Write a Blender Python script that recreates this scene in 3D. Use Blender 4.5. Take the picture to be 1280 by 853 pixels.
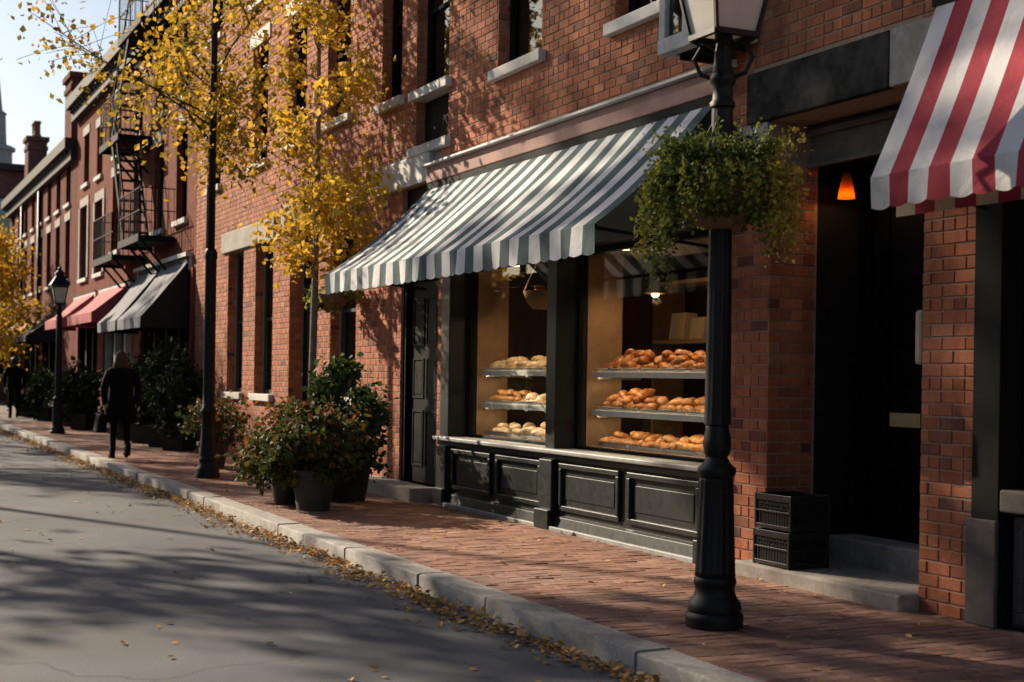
import bpy, bmesh, math, random
import numpy as np
from mathutils import Vector, Matrix
R = math.radians
rnd = random.Random(7)
nrng = np.random.default_rng(11)
scn = bpy.context.scene
for o in list(bpy.data.objects): bpy.data.objects.remove(o)
C = scn.collection

# ------------------------------------------------------------------ camera
CAM_H, CAM_D, YAW, ROLL = 1.4, 6.0567, 25.288, 0.9
cd = bpy.data.cameras.new('camera'); cam = bpy.data.objects.new('camera', cd); C.objects.link(cam)
cd.sensor_width = 36.0; cd.lens = 50.0; cd.shift_y = 45.7 / 1280; cd.clip_end = 2000; cd.clip_start = 0.1
cam.location = (0, -CAM_D, CAM_H)
_f = Vector((-math.cos(R(YAW)), math.sin(R(YAW)), 0)); _r = Vector((math.sin(R(YAW)), math.cos(R(YAW)), 0)); _u = Vector((0, 0, 1))
_c, _s = math.cos(R(ROLL)), math.sin(R(ROLL))
rx = _r * _c + _u * _s; uy = _u * _c - _r * _s
cam.rotation_euler = Matrix((rx, uy, -_f)).transposed().to_euler()
cd.dof.use_dof = True; cd.dof.focus_distance = 11.0; cd.dof.aperture_fstop = 2.8
scn.camera = cam
def cam_dist(p): return (Vector(p) - cam.location).length

# ------------------------------------------------------------------ light
SUN_AZ = Vector((-1.0, -0.46, 0)).normalized(); SUN_EL = R(27)
w = bpy.data.worlds.new('World'); scn.world = w; w.use_nodes = True
nt = w.node_tree; sky = nt.nodes.new('ShaderNodeTexSky'); sky.sky_type = 'NISHITA'; sky.sun_disc = False
sky.sun_elevation = SUN_EL; sky.sun_rotation = math.atan2(SUN_AZ.x, SUN_AZ.y)
sky.air_density = 1.0; sky.dust_density = 1.3; sky.ozone_density = 1.0
nt.links.new(sky.outputs[0], nt.nodes['Background'].inputs[0]); nt.nodes['Background'].inputs[1].default_value = 0.06
sl = bpy.data.lights.new('sun', 'SUN'); sl.energy = 5.0; sl.angle = R(0.53); sl.color = (1.0, 0.84, 0.64)
so = bpy.data.objects.new('sun', sl); C.objects.link(so)
_d = -(SUN_AZ * math.cos(SUN_EL) + Vector((0, 0, math.sin(SUN_EL))))
so.rotation_euler = _d.to_track_quat('-Z', 'Y').to_euler(); so.location = (-20, -20, 20)
scn.view_settings.view_transform = 'Standard'; scn.view_settings.look = 'None'
scn.view_settings.exposure = 0.98; scn.view_settings.gamma = 1.0; scn.view_settings.use_curve_mapping = False
scn.cycles.max_bounces = 6; scn.cycles.transparent_max_bounces = 12; scn.cycles.caustics_reflective = False; scn.cycles.caustics_refractive = False
scn.cycles.use_denoising = True

# ------------------------------------------------------------------ materials
M = {}
def _new(name):
    m = bpy.data.materials.new(name); m.use_nodes = True; M[name] = m
    return m, m.node_tree, m.node_tree.nodes['Principled BSDF']
def _pos(nt): return nt.nodes.new('ShaderNodeNewGeometry').outputs['Position']
def _noise(nt, scale, detail=4, rough=0.6, vec=None, dist=0.0):
    n = nt.nodes.new('ShaderNodeTexNoise'); n.inputs['Scale'].default_value = scale
    n.inputs['Detail'].default_value = detail; n.inputs['Roughness'].default_value = rough; n.inputs['Distortion'].default_value = dist
    nt.links.new(vec if vec is not None else _pos(nt), n.inputs['Vector']); return n.outputs['Fac']
def _ramp(nt, fac, stops):
    r = nt.nodes.new('ShaderNodeValToRGB'); el = r.color_ramp.elements
    while len(el) < len(stops): el.new(0.5)
    for e, (p, c) in zip(el, stops): e.position = p; e.color = (*c, 1)
    nt.links.new(fac, r.inputs[0]); return r.outputs[0]
def _mix(nt, a, b, fac, mode='MIX'):
    n = nt.nodes.new('ShaderNodeMix'); n.data_type = 'RGBA'; n.blend_type = mode
    for v, i in ((a, 6), (b, 7)):
        if isinstance(v, tuple): n.inputs[i].default_value = (*v, 1)
        else: nt.links.new(v, n.inputs[i])
    if isinstance(fac, (int, float)): n.inputs[0].default_value = fac
    else: nt.links.new(fac, n.inputs[0])
    return n.outputs[2]
def _bump(nt, b, height, strength=0.3, dist=0.01):
    n = nt.nodes.new('ShaderNodeBump'); n.inputs['Strength'].default_value = strength; n.inputs['Distance'].default_value = dist
    nt.links.new(height, n.inputs['Height']); nt.links.new(n.outputs[0], b.inputs['Normal'])
def sc(c, k): return tuple(min(1, v * k) for v in c)
def plain(name, col, rough=0.6, scale=12, var=0.35, bump=0.15, metal=0.0, dirt=None, spec=0.28, bdist=0.005):
    m, nt, b = _new(name)
    f = _noise(nt, scale, 6, 0.65)
    col_o = _ramp(nt, f, [(0.25, sc(col, 1 - var)), (0.55, col), (0.8, sc(col, 1 + var))])
    if dirt:
        g = _noise(nt, scale * 0.13, 5, 0.7)
        msk = _ramp(nt, g, [(0.45, (0, 0, 0)), (0.7, (0.8, 0.8, 0.8))])
        col_o = _mix(nt, col_o, dirt, msk)
    nt.links.new(col_o, b.inputs['Base Color'])
    rr = nt.nodes.new('ShaderNodeMapRange'); rr.inputs[3].default_value = max(0, rough - 0.12); rr.inputs[4].default_value = min(1, rough + 0.15)
    nt.links.new(f, rr.inputs[0]); nt.links.new(rr.outputs[0], b.inputs['Roughness'])
    b.inputs['Metallic'].default_value = metal; b.inputs['Specular IOR Level'].default_value = spec
    if bump: _bump(nt, b, _noise(nt, scale * 4, 5), bump, bdist)
    return m
def toned(name, stops, rough=0.9, nscale=3.0, nvar=0.35, bump=0.4, bscale=90, spec=0.3, dirt=None, streak=False):
    """colour of each piece from its 'tone' attribute, worn by position noise"""
    m, nt, b = _new(name)
    a = nt.nodes.new('ShaderNodeAttribute'); a.attribute_name = 'tone'
    col = _ramp(nt, a.outputs['Fac'], stops)
    f = _noise(nt, nscale, 6, 0.7); k = _ramp(nt, f, [(0.3, (1 - nvar,) * 3), (0.7, (1 + nvar * .5,) * 3)])
    col = _mix(nt, col, k, 1.0, 'MULTIPLY')
    f2 = _noise(nt, nscale * 14, 4, 0.7); k2 = _ramp(nt, f2, [(0.3, (0.72,) * 3), (0.65, (1.1,) * 3)])
    col = _mix(nt, col, k2, 1.0, 'MULTIPLY')
    if dirt:
        g = _noise(nt, nscale * .4, 6, 0.75, dist=0.6); msk = _ramp(nt, g, [(0.5, (0, 0, 0)), (0.72, (0.55,) * 3)])
        col = _mix(nt, col, dirt, msk)
    if streak:
        mp = nt.nodes.new('ShaderNodeVectorMath'); mp.operation = 'MULTIPLY'; mp.inputs[1].default_value = (5.5, 5.5, .55); nt.links.new(_pos(nt), mp.inputs[0])
        col = _mix(nt, col, _ramp(nt, _noise(nt, 1.0, 6, .7, mp.outputs[0]), [(.38, (.66, .62, .60)), (.56, (1, 1, 1))]), .8, 'MULTIPLY')
    nt.links.new(col, b.inputs['Base Color']); b.inputs['Roughness'].default_value = rough; b.inputs['Specular IOR Level'].default_value = spec
    _bump(nt, b, _noise(nt, bscale, 4, 0.7), bump, 0.006)
    return m
toned('brick', [(0.0, (.14, .06, .046)), (.2, (.32, .10, .050)), (.55, (.46, .150, .068)), (.8, (.52, .19, .09)), (1, (.57, .26, .15))], dirt=(.38, .20, .12), streak=True)
toned('paver', [(0.0, (.15, .08, .07)), (.35, (.25, .135, .10)), (.7, (.33, .185, .135)), (1, (.39, .25, .195))], rough=.92, nscale=1.6, dirt=(.22, .18, .16), spec=.15)
plain('mortar', (.34, .235, .17), .95, 25, .3, .3)
plain('sand_joint', (.15, .12, .105), .95, 30, .3, .2)
def brick_texture(name, c1, c2, mort):
    m, nt, b = _new(name)
    sx = nt.nodes.new('ShaderNodeSeparateXYZ'); nt.links.new(_pos(nt), sx.inputs[0])
    ad = nt.nodes.new('ShaderNodeMath'); nt.links.new(sx.outputs[0], ad.inputs[0]); nt.links.new(sx.outputs[1], ad.inputs[1])
    cb = nt.nodes.new('ShaderNodeCombineXYZ'); nt.links.new(ad.outputs[0], cb.inputs[0]); nt.links.new(sx.outputs[2], cb.inputs[1])
    t = nt.nodes.new('ShaderNodeTexBrick'); t.inputs['Scale'].default_value = 1.0
    t.inputs['Brick Width'].default_value = .2; t.inputs['Row Height'].default_value = .08; t.inputs['Mortar Size'].default_value = .006
    t.inputs['Color1'].default_value = (*c1, 1); t.inputs['Color2'].default_value = (*c2, 1); t.inputs['Mortar'].default_value = (*mort, 1)
    nt.links.new(cb.outputs[0], t.inputs['Vector'])
    k = _ramp(nt, _noise(nt, .8, 6, .7), [(0.3, (.62,) * 3), (.7, (1.12,) * 3)])
    nt.links.new(_mix(nt, t.outputs['Color'], k, 1.0, 'MULTIPLY'), b.inputs['Base Color'])
    b.inputs['Roughness'].default_value = .95; b.inputs['Specular IOR Level'].default_value = .08
    inv = nt.nodes.new('ShaderNodeMath'); inv.operation = 'SUBTRACT'; inv.inputs[0].default_value = 1; nt.links.new(t.outputs['Fac'], inv.inputs[1])
    _bump(nt, b, inv.outputs[0], .5, .008)
brick_texture('brick_rose', (.235, .060, .034), (.17, .044, .028), (.15, .085, .065))
brick_texture('brick_dark', (.185, .042, .028), (.13, .032, .023), (.12, .07, .058))
brick_texture('brick_maroon', (.17, .065, .055), (.13, .05, .045), (.16, .12, .11))
plain('granite', (.33, .31, .285), .8, 40, .35, .3, dirt=(.16, .14, .12))
plain('limestone', (.34, .31, .275), .8, 14, .3, .25, dirt=(.19, .165, .145))
plain('white_stone', (.58, .56, .52), .75, 10, .18, .2, dirt=(.32, .29, .26))
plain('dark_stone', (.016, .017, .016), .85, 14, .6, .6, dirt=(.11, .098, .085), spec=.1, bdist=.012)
plain('step_stone', (.30, .27, .235), .85, 18, .3, .3, dirt=(.13, .115, .10))
plain('black_paint', (.012, .014, .015), .32, 30, .4, .06)
plain('iron', (.0035, .0037, .004), .5, 60, .5, .25, spec=.3)
plain('old_iron', (.008, .008, .008), .8, 30, .5, .3, spec=.2)
plain('shop_paint', (.007, .0105, .0105), .42, 18, .35, .06, dirt=(.013, .017, .016), spec=.35)
plain('shop_sill', (.30, .31, .30), .5, 20, .25, .1, dirt=(.12, .12, .115))
plain('grey_wood', (.10, .085, .08), .7, 14, .35, .2)
plain('worn_board', (.10, .085, .072), .8, 9, .5, .3, dirt=(.19, .165, .14))
plain('door_paint', (.003, .0032, .0033), .55, 20, .4, .05, spec=.1)
plain('frame_dark', (.009, .010, .010), .75, 25, .35, .08, spec=.12)
plain('frame_green', (.032, .048, .046), .5, 25, .35, .08)
plain('pink_board', (.36, .20, .165), .7, 6, .3, .15, dirt=(.20, .11, .085))
plain('white_lead', (.55, .53, .50), .7, 12, .3, .25, dirt=(.30, .27, .24))
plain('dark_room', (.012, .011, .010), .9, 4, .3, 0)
plain('curtain_cloth', (.16, .18, .21), .9, 9, .25, .1)
plain('blind_cloth', (.55, .43, .22), .85, 6, .15, .05)
plain('tan_wood', (.24, .15, .09), .55, 9, .25, .08)
plain('brown_wall', (.030, .017, .010), .7, 5, .45, .1)
plain('dark_wood', (.10, .058, .032), .6, 9, .3, .1)
plain('steel', (.62, .62, .60), .3, 30, .15, .05, metal=.9)
plain('shelf_metal', (.86, .86, .85), .38, 22, .15, .04)
plain('tray_metal', (.70, .71, .70), .3, 20, .12, .04, metal=.5)
plain('white_paper', (.75, .73, .69), .75, 30, .1, .1)
plain('paper_bag', (.42, .33, .25), .85, 15, .2, .2)
plain('brass', (.52, .36, .14), .38, 30, .3, .05, metal=.9)
plain('pale_brass', (.55, .40, .20), .5, 30, .25, .1)
plain('pale_wood', (.45, .36, .25), .7, 14, .25, .1)
plain('crate_plastic', (.012, .012, .013), .45, 30, .4, .08)
plain('tree_bark', (.060, .048, .038), .9, 22, .5, .6)
plain('pale_bark', (.20, .165, .125), .9, 18, .5, .5)
plain('coir', (.20, .13, .075), .95, 50, .45, .6)
plain('terracotta', (.052, .050, .044), .8, 16, .35, .2)
plain('dark_pot', (.022, .022, .021), .6, 16, .35, .1)
plain('coat_cloth', (.003, .003, .0036), .9, 40, .35, .15, spec=.1)
plain('jacket_cloth', (.004, .004, .0046), .9, 40, .35, .15, spec=.1)
plain('trouser_cloth', (.004, .004, .006), .9, 40, .35, .15, spec=.1)
plain('skin', (.52, .31, .23), .55, 30, .12, .03)
plain('hair_fair', (.075, .046, .028), .85, 60, .4, .4, spec=.08)
plain('hair_dark', (.035, .024, .018), .6, 60, .4, .4)
plain('leather', (.006, .0055, .005), .75, 30, .4, .1, spec=.1)
plain('grey_canvas', (.15, .152, .175), .85, 7, .2, .1)
plain('grey_canvas_dark', (.13, .135, .155), .85, 7, .2, .1)
plain('rose_canvas', (.36, .075, .085), .85, 7, .22, .1)
plain('black_canvas', (.016, .016, .017), .85, 7, .3, .1)
plain('tan_canvas', (.24, .155, .10), .85, 7, .25, .1)
plain('roofing', (.07, .068, .07), .8, 8, .3, .2)
plain('cornice_dark', (.030, .028, .029), .7, 8, .3, .1)
plain('clay_pot', (.22, .10, .07), .85, 8, .3, .1)
plain('steeple_stone', (.30, .29, .30), .85, 1.5, .2, .1)
plain('soil', (.035, .026, .02), .95, 40, .4, .5)
plain('lining', (.50, .42, .32), .8, 20, .15, .05)
# asphalt
m, nt, b = _new('asphalt')
f = _noise(nt, 0.7, 7, .65); col = _ramp(nt, f, [(.3, (.070, .075, .084)), (.7, (.122, .127, .137))])
f2 = _noise(nt, 160, 3, .8); k = _ramp(nt, f2, [(.35, (.42,) * 3), (.62, (1.45,) * 3)])
col = _mix(nt, col, k, 1.0, 'MULTIPLY')
wv = _ramp(nt, _noise(nt, .25, 5, .6, dist=1.2), [(.5, (0, 0, 0)), (.62, (.5,) * 3)])
col = _mix(nt, col, (.085, .082, .08), wv)
vo = nt.nodes.new('ShaderNodeTexVoronoi'); vo.feature = 'DISTANCE_TO_EDGE'; vo.inputs['Scale'].default_value = .42
wp = nt.nodes.new('ShaderNodeTexNoise'); wp.inputs['Scale'].default_value = 1.3; wp.inputs['Detail'].default_value = 6; nt.links.new(_pos(nt), wp.inputs['Vector'])
av = nt.nodes.new('ShaderNodeVectorMath'); av.operation = 'MULTIPLY_ADD'; av.inputs[1].default_value = (1.1, 1.1, 0); nt.links.new(wp.outputs['Color'], av.inputs[0]); nt.links.new(_pos(nt), av.inputs[2]); nt.links.new(av.outputs[0], vo.inputs['Vector'])
ck = _ramp(nt, vo.outputs['Distance'], [(.0, (.45,) * 3), (.012, (1, 1, 1))])
col = _mix(nt, col, ck, _ramp(nt, _noise(nt, .5, 3), [(.45, (0, 0, 0)), (.6, (.8,) * 3)]), 'MULTIPLY')
nt.links.new(col, b.inputs['Base Color']); b.inputs['Roughness'].default_value = .82; b.inputs['Specular IOR Level'].default_value = .35
_bump(nt, b, f2, .5, .012)
# far ground
plain('ground_dirt', (.11, .10, .09), .95, 1.5, .3, .2)
# cloth with some light coming through
def cloth(name, col, var=.12, trans=.25, rough=.85):
    m, nt, b = _new(name)
    c = _ramp(nt, _noise(nt, 4, 6, .65), [(.25, sc(col, 1 - var)), (.75, sc(col, 1 + var * .6))])
    c = _mix(nt, c, _ramp(nt, _noise(nt, 1.1, 6, .75, dist=.8), [(.5, (1, 1, 1)), (.75, (.74, .73, .70))]), 1.0, 'MULTIPLY')
    nt.links.new(c, b.inputs['Base Color']); b.inputs['Roughness'].default_value = rough; b.inputs['Specular IOR Level'].default_value = .25
    _bump(nt, b, _noise(nt, 3.2, 5, .6, dist=1.0), .5, .04)
    t = nt.nodes.new('ShaderNodeBsdfTranslucent'); nt.links.new(c, t.inputs[0])
    mx = nt.nodes.new('ShaderNodeMixShader'); mx.inputs[0].default_value = trans
    nt.links.new(b.outputs[0], mx.inputs[1]); nt.links.new(t.outputs[0], mx.inputs[2])
    nt.links.new(mx.outputs[0], nt.nodes['Material Output'].inputs[0])
cloth('cloth_white', (.82, .82, .82)); cloth('cloth_green', (.095, .15, .155), .2)
cloth('cloth_red', (.42, .05, .075), .15, .3); cloth('cloth_ivory', (.80, .79, .79), .06, .3)
# leaves
def leafy(name, stops, trans=.42, rough=.5):
    m, nt, b = _new(name)
    a = nt.nodes.new('ShaderNodeAttribute'); a.attribute_name = 'tone'
    c = _ramp(nt, a.outputs['Fac'], stops)
    nt.links.new(c, b.inputs['Base Color']); b.inputs['Roughness'].default_value = rough + .1; b.inputs['Specular IOR Level'].default_value = .16
    t = nt.nodes.new('ShaderNodeBsdfTranslucent'); nt.links.new(c, t.inputs[0])
    mx = nt.nodes.new('ShaderNodeMixShader'); mx.inputs[0].default_value = trans
    nt.links.new(b.outputs[0], mx.inputs[1]); nt.links.new(t.outputs[0], mx.inputs[2])
    nt.links.new(mx.outputs[0], nt.nodes['Material Output'].inputs[0])
leafy('leaf_gold', [(0, (.15, .13, .02)), (.25, (.38, .26, .03)), (.6, (.64, .39, .037)), (1, (.78, .52, .09))])
leafy('leaf_olive', [(0, (.05, .06, .018)), (.4, (.12, .11, .022)), (.75, (.30, .20, .03)), (1, (.52, .32, .04))])
leafy('leaf_green', [(0, (.016, .030, .010)), (.5, (.038, .066, .018)), (.85, (.075, .11, .03)), (1, (.16, .17, .05))], .3)
leafy('leaf_shaded', [(0, (.008, .014, .006)), (.5, (.016, .028, .010)), (1, (.03, .042, .016))], .12, .85)  # leaf colour darkened in place of the shade these shrubs stand in
leafy('leaf_basket', [(0, (.03, .055, .014)), (.45, (.11, .15, .03)), (.75, (.30, .29, .045)), (1, (.52, .40, .08))], .35)
leafy('leaf_autumn', [(0, (.03, .045, .015)), (.5, (.06, .085, .022)), (.8, (.16, .10, .03)), (1, (.32, .10, .03))], .3)
leafy('leaf_fallen', [(0, (.20, .11, .05)), (.4, (.42, .23, .08)), (.75, (.60, .36, .12)), (1, (.72, .52, .25))], .15, .7)
# glass: reflection over clear
def glass(name, tint=(1, 1, 1), extra=0.0, rough=.01):
    m, nt, b = _new(name); nt.nodes.remove(b)
    t = nt.nodes.new('ShaderNodeBsdfTransparent'); t.inputs[0].default_value = (*tint, 1)
    g = nt.nodes.new('ShaderNodeBsdfGlossy'); g.inputs['Roughness'].default_value = rough
    lw = nt.nodes.new('ShaderNodeLayerWeight'); lw.inputs[0].default_value = .5
    fr = nt.nodes.new('ShaderNodeMath'); fr.operation = 'POWER'; fr.inputs[1].default_value = 5.0; nt.links.new(lw.outputs['Facing'], fr.inputs[0])
    ad = nt.nodes.new('ShaderNodeMath'); ad.operation = 'MULTIPLY_ADD'; ad.inputs[1].default_value = .9; ad.inputs[2].default_value = .035 + extra; ad.use_clamp = True
    nt.links.new(fr.outputs[0], ad.inputs[0])
    mx = nt.nodes.new('ShaderNodeMixShader'); nt.links.new(ad.outputs[0], mx.inputs[0])
    nt.links.new(t.outputs[0], mx.inputs[1]); nt.links.new(g.outputs[0], mx.inputs[2])
    nt.links.new(mx.outputs[0], nt.nodes['Material Output'].inputs[0])
glass('shop_glass', (.96, .97, .95)); glass('window_glass', (.55, .6, .6), .05)
m, nt, b = _new('frosted_glass')
b.inputs['Base Color'].default_value = (.62, .59, .53, 1); b.inputs['Roughness'].default_value = .35
t = nt.nodes.new('ShaderNodeBsdfTranslucent'); t.inputs[0].default_value = (.66, .62, .55, 1)
nt.links.new(_ramp(nt, _noise(nt, 5, 5), [(.3, (.70, .67, .61)), (.7, (.84, .82, .77))]), b.inputs['Base Color'])
mx = nt.nodes.new('ShaderNodeMixShader'); mx.inputs[0].default_value = .5
nt.links.new(b.outputs[0], mx.inputs[1]); nt.links.new(t.outputs[0], mx.inputs[2]); nt.links.new(mx.outputs[0], nt.nodes['Material Output'].inputs[0])
m, nt, b = _new('amber_shade'); nt.nodes.remove(b)
d_ = nt.nodes.new('ShaderNodeBsdfTranslucent'); d_.inputs[0].default_value = (.95, .42, .06, 1); d2 = nt.nodes.new('ShaderNodeBsdfDiffuse'); d2.inputs[0].default_value = (.5, .2, .04, 1)
mx = nt.nodes.new('ShaderNodeMixShader'); mx.inputs[0].default_value = .3; nt.links.new(d_.outputs[0], mx.inputs[1]); nt.links.new(d2.outputs[0], mx.inputs[2]); nt.links.new(mx.outputs[0], nt.nodes['Material Output'].inputs[0])
def glow(name, col, strength):
    m, nt, b = _new(name); b.inputs['Base Color'].default_value = (*col, 1)
    b.inputs['Emission Color'].default_value = (*col, 1); b.inputs['Emission Strength'].default_value = strength
glow('bulb_warm', (1.0, .62, .25), 6.0); glow('strip_warm', (1.0, .72, .42), 1.6); glow('bulb_amber', (1.0, .27, .015), .22); glow('lamp_warm_far', (1.0, .60, .28), 2.2)
def pastry(name, c0, c1, c2):
    m, nt, b = _new(name)
    co = nt.nodes.new('ShaderNodeTexCoord').outputs['Object']; oi = nt.nodes.new('ShaderNodeObjectInfo')
    ad = nt.nodes.new('ShaderNodeVectorMath'); nt.links.new(co, ad.inputs[0]); nt.links.new(oi.outputs['Random'], ad.inputs[1])
    f = _noise(nt, 22, 5, .6, ad.outputs[0])
    nt.links.new(_ramp(nt, f, [(.3, c0), (.52, c1), (.72, c2)]), b.inputs['Base Color'])
    b.inputs['Roughness'].default_value = .45; _bump(nt, b, _noise(nt, 60, 4, .6, ad.outputs[0]), .4, .006)
pastry('crust_dark', (.14, .045, .012), (.31, .11, .025), (.46, .21, .06))
pastry('crust_golden', (.22, .085, .022), (.40, .18, .055), (.56, .33, .14))
pastry('crust_pale', (.38, .25, .14), (.52, .40, .27), (.72, .65, .55))

# ------------------------------------------------------------------ mesh helpers
ORG = {}
class MB:
    def __init__(s): s.v = []; s.f = []; s.m = []; s.t = []
    def face(s, idx, mat=0, tone=.5): s.f.append(idx); s.m.append(mat); s.t.append(tone)
    def box(s, x0, x1, y0, y1, z0, z1, mat=0, tone=.5, skip=''):
        n = len(s.v)
        s.v += [(x0, y0, z0), (x1, y0, z0), (x1, y1, z0), (x0, y1, z0), (x0, y0, z1), (x1, y0, z1), (x1, y1, z1), (x0, y1, z1)]
        for k, q in (('b', (0, 3, 2, 1)), ('t', (4, 5, 6, 7)), ('f', (0, 1, 5, 4)), ('r', (1, 2, 6, 5)), ('k', (2, 3, 7, 6)), ('l', (3, 0, 4, 7))):
            if k not in skip: s.face(tuple(n + i for i in q), mat, tone)
    def hexa(s, pts, mat=0, tone=.5):
        """8 points: bottom ring then top ring, counter-clockwise from outside above"""
        n = len(s.v); s.v += [tuple(p) for p in pts]
        for q in ((0, 3, 2, 1), (4, 5, 6, 7), (0, 1, 5, 4), (1, 2, 6, 5), (2, 3, 7, 6), (3, 0, 4, 7)): s.face(tuple(n + i for i in q), mat, tone)
    def bar(s, a, b, w, h=None, mat=0, tone=.5):
        a, b = Vector(a), Vector(b); d = (b - a)
        if d.length < 1e-6: return
        d.normalize(); up = Vector((0, 0, 1)) if abs(d.z) < .95 else Vector((1, 0, 0))
        sx = d.cross(up).normalized() * (w / 2); sy = sx.cross(d).normalized() * ((h or w) / 2)
        s.hexa([a - sx - sy, a + sx - sy, b + sx - sy, b - sx - sy, a - sx + sy, a + sx + sy, b + sx + sy, b - sx + sy], mat, tone)
    def tube(s, pts, rad, seg=8, mat=0, tone=.5, cap=True):
        pts = [Vector(p) for p in pts]; rad = rad if isinstance(rad, (list, tuple)) else [rad] * len(pts)
        ref = None; n0 = len(s.v)
        for i, p in enumerate(pts):
            d = (pts[min(i + 1, len(pts) - 1)] - pts[max(i - 1, 0)]).normalized()
            if ref is None: ref = d.orthogonal().normalized()
            a = (ref - d * ref.dot(d)).normalized(); ref = a; c = d.cross(a)
            for k in range(seg):
                t = 2 * math.pi * k / seg; s.v.append(tuple(p + (a * math.cos(t) + c * math.sin(t)) * rad[i]))
        for i in range(len(pts) - 1):
            for k in range(seg):
                q = n0 + i * seg; k2 = (k + 1) % seg; s.face((q + k, q + k2, q + seg + k2, q + seg + k), mat, tone)
        if cap:
            s.face(tuple(n0 + k for k in range(seg))[::-1], mat, tone); q = n0 + (len(pts) - 1) * seg; s.face(tuple(q + k for k in range(seg)), mat, tone)
    def lathe(s, prof, cx, cy, seg=24, mat=0, tone=.5, flute=0, depth=0.0, fr=None, sy=1.0):
        """prof: (r, z) from bottom to top; fr = (z0, z1) range that is fluted"""
        n0 = len(s.v)
        for r, z in prof:
            for k in range(seg):
                t = 2 * math.pi * k / seg; rr = r
                if flute and fr and fr[0] <= z <= fr[1]: rr = r * (1 - depth * (.5 + .5 * math.cos(flute * t)))
                s.v.append((cx + rr * math.cos(t), cy + rr * math.sin(t) * sy, z))
        for i in range(len(prof) - 1):
            for k in range(seg):
                q = n0 + i * seg; k2 = (k + 1) % seg; s.face((q + k, q + k2, q + seg + k2, q + seg + k), mat, tone)
        s.face(tuple(n0 + k for k in range(seg))[::-1], mat, tone); q = n0 + (len(prof) - 1) * seg; s.face(tuple(q + k for k in range(seg)), mat, tone)
    def build(s, name, mats, parent=None, origin=None, smooth=False, tone=False):
        if parent is not None: org = ORG[parent.name]
        else: org = Vector(origin or (0, 0, 0))
        me = bpy.data.meshes.new(name)
        me.from_pydata([(x - org.x, y - org.y, z - org.z) for x, y, z in s.v], [], s.f)
        for mm in (mats if isinstance(mats, (list, tuple)) else [mats]): me.materials.append(M[mm])
        me.polygons.foreach_set('material_index', s.m)
        if smooth: me.polygons.foreach_set('use_smooth', [True] * len(s.f))
        if tone:
            at = me.attributes.new('tone', 'FLOAT', 'FACE'); at.data.foreach_set('value', s.t)
        me.update()
        return link(name, me, parent, org)
def link(name, me, parent=None, org=None, loc=None):
    o = bpy.data.objects.new(name, me); C.objects.link(o)
    if parent is not None:
        o.parent = parent; ORG[o.name] = ORG[parent.name]
        if loc is not None: o.location = Vector(loc) - ORG[parent.name]
    else:
        o.location = org if org is not None else (0, 0, 0); ORG[o.name] = Vector(o.location)
    return o
def auto_smooth(o, ang=40):
    me = o.data; me.polygons.foreach_set('use_smooth', [True] * len(me.polygons))
    me.set_sharp_from_angle(angle=R(ang)); return o
def bevel(o, w=.006, seg=2):
    m = o.modifiers.new('bevel', 'BEVEL'); m.width = w; m.segments = seg; m.limit_method = 'ANGLE'; m.angle_limit = R(40); m.use_clamp_overlap = True; return o
def thing(name, loc, label, cat, group=None):
    o = bpy.data.objects.new(name, None); C.objects.link(o); o.location = loc; o.empty_display_size = .2; ORG[o.name] = Vector(loc)
    return tag(o, label, cat, group)
def tag(o, label=None, cat=None, group=None, kind=None):
    if label: o['label'] = label
    if cat: o['category'] = cat
    if group: o['group'] = group
    if kind: o['kind'] = kind
    return o
def copy_tree(o, loc=None, rotz=None, parent=None, label=None):
    c = o.copy(); C.objects.link(c)
    if parent is not None: c.parent = parent
    if loc is not None: c.location = loc
    if rotz is not None: c.rotation_euler = (0, 0, rotz)
    if label: c['label'] = label
    ORG[c.name] = Vector(c.location) if parent is None else ORG[parent.name]
    for ch in o.children: copy_tree(ch, parent=c)
    return c

def leaves_mesh(name, centers, size, mat, parent=None, tones=None, droop=.3, aspect=.75, origin=None, normals=None):
    """many small folded leaves, each two triangles on four vertices"""
    c = np.asarray(centers, float); n = len(c)
    org = ORG[parent.name] if parent is not None else Vector(origin or (0, 0, 0))
    a = nrng.normal(size=(n, 3)); a[:, 2] -= droop; a /= np.linalg.norm(a, axis=1)[:, None]
    b = nrng.normal(size=(n, 3)); b -= a * (a * b).sum(1)[:, None]; b /= np.linalg.norm(b, axis=1)[:, None]
    nn = np.cross(a, b)
    L = size * nrng.uniform(.45, 1.5, n)[:, None]; W = L * aspect
    v = np.empty((n, 4, 3)); v[:, 0] = c; v[:, 1] = c + a * L * .55 + b * W * .5 + nn * L * .12
    v[:, 2] = c + a * L; v[:, 3] = c + a * L * .55 - b * W * .5 + nn * L * .12
    v = v.reshape(-1, 3) - np.array(org)
    f = np.empty((n, 2, 3), int); i = np.arange(n) * 4
    f[:, 0] = np.stack([i, i + 1, i + 2], 1); f[:, 1] = np.stack([i, i + 2, i + 3], 1)
    me = bpy.data.meshes.new(name); me.from_pydata(v.tolist(), [], f.reshape(-1, 3).tolist()); me.materials.append(M[mat])
    if tones is None: tones = np.clip(nrng.normal(.5, .22, n), 0, 1)
    at = me.attributes.new('tone', 'FLOAT', 'FACE'); at.data.foreach_set('value', np.repeat(tones, 2).astype(np.float32))
    me.update(); return link(name, me, parent, org)
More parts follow.
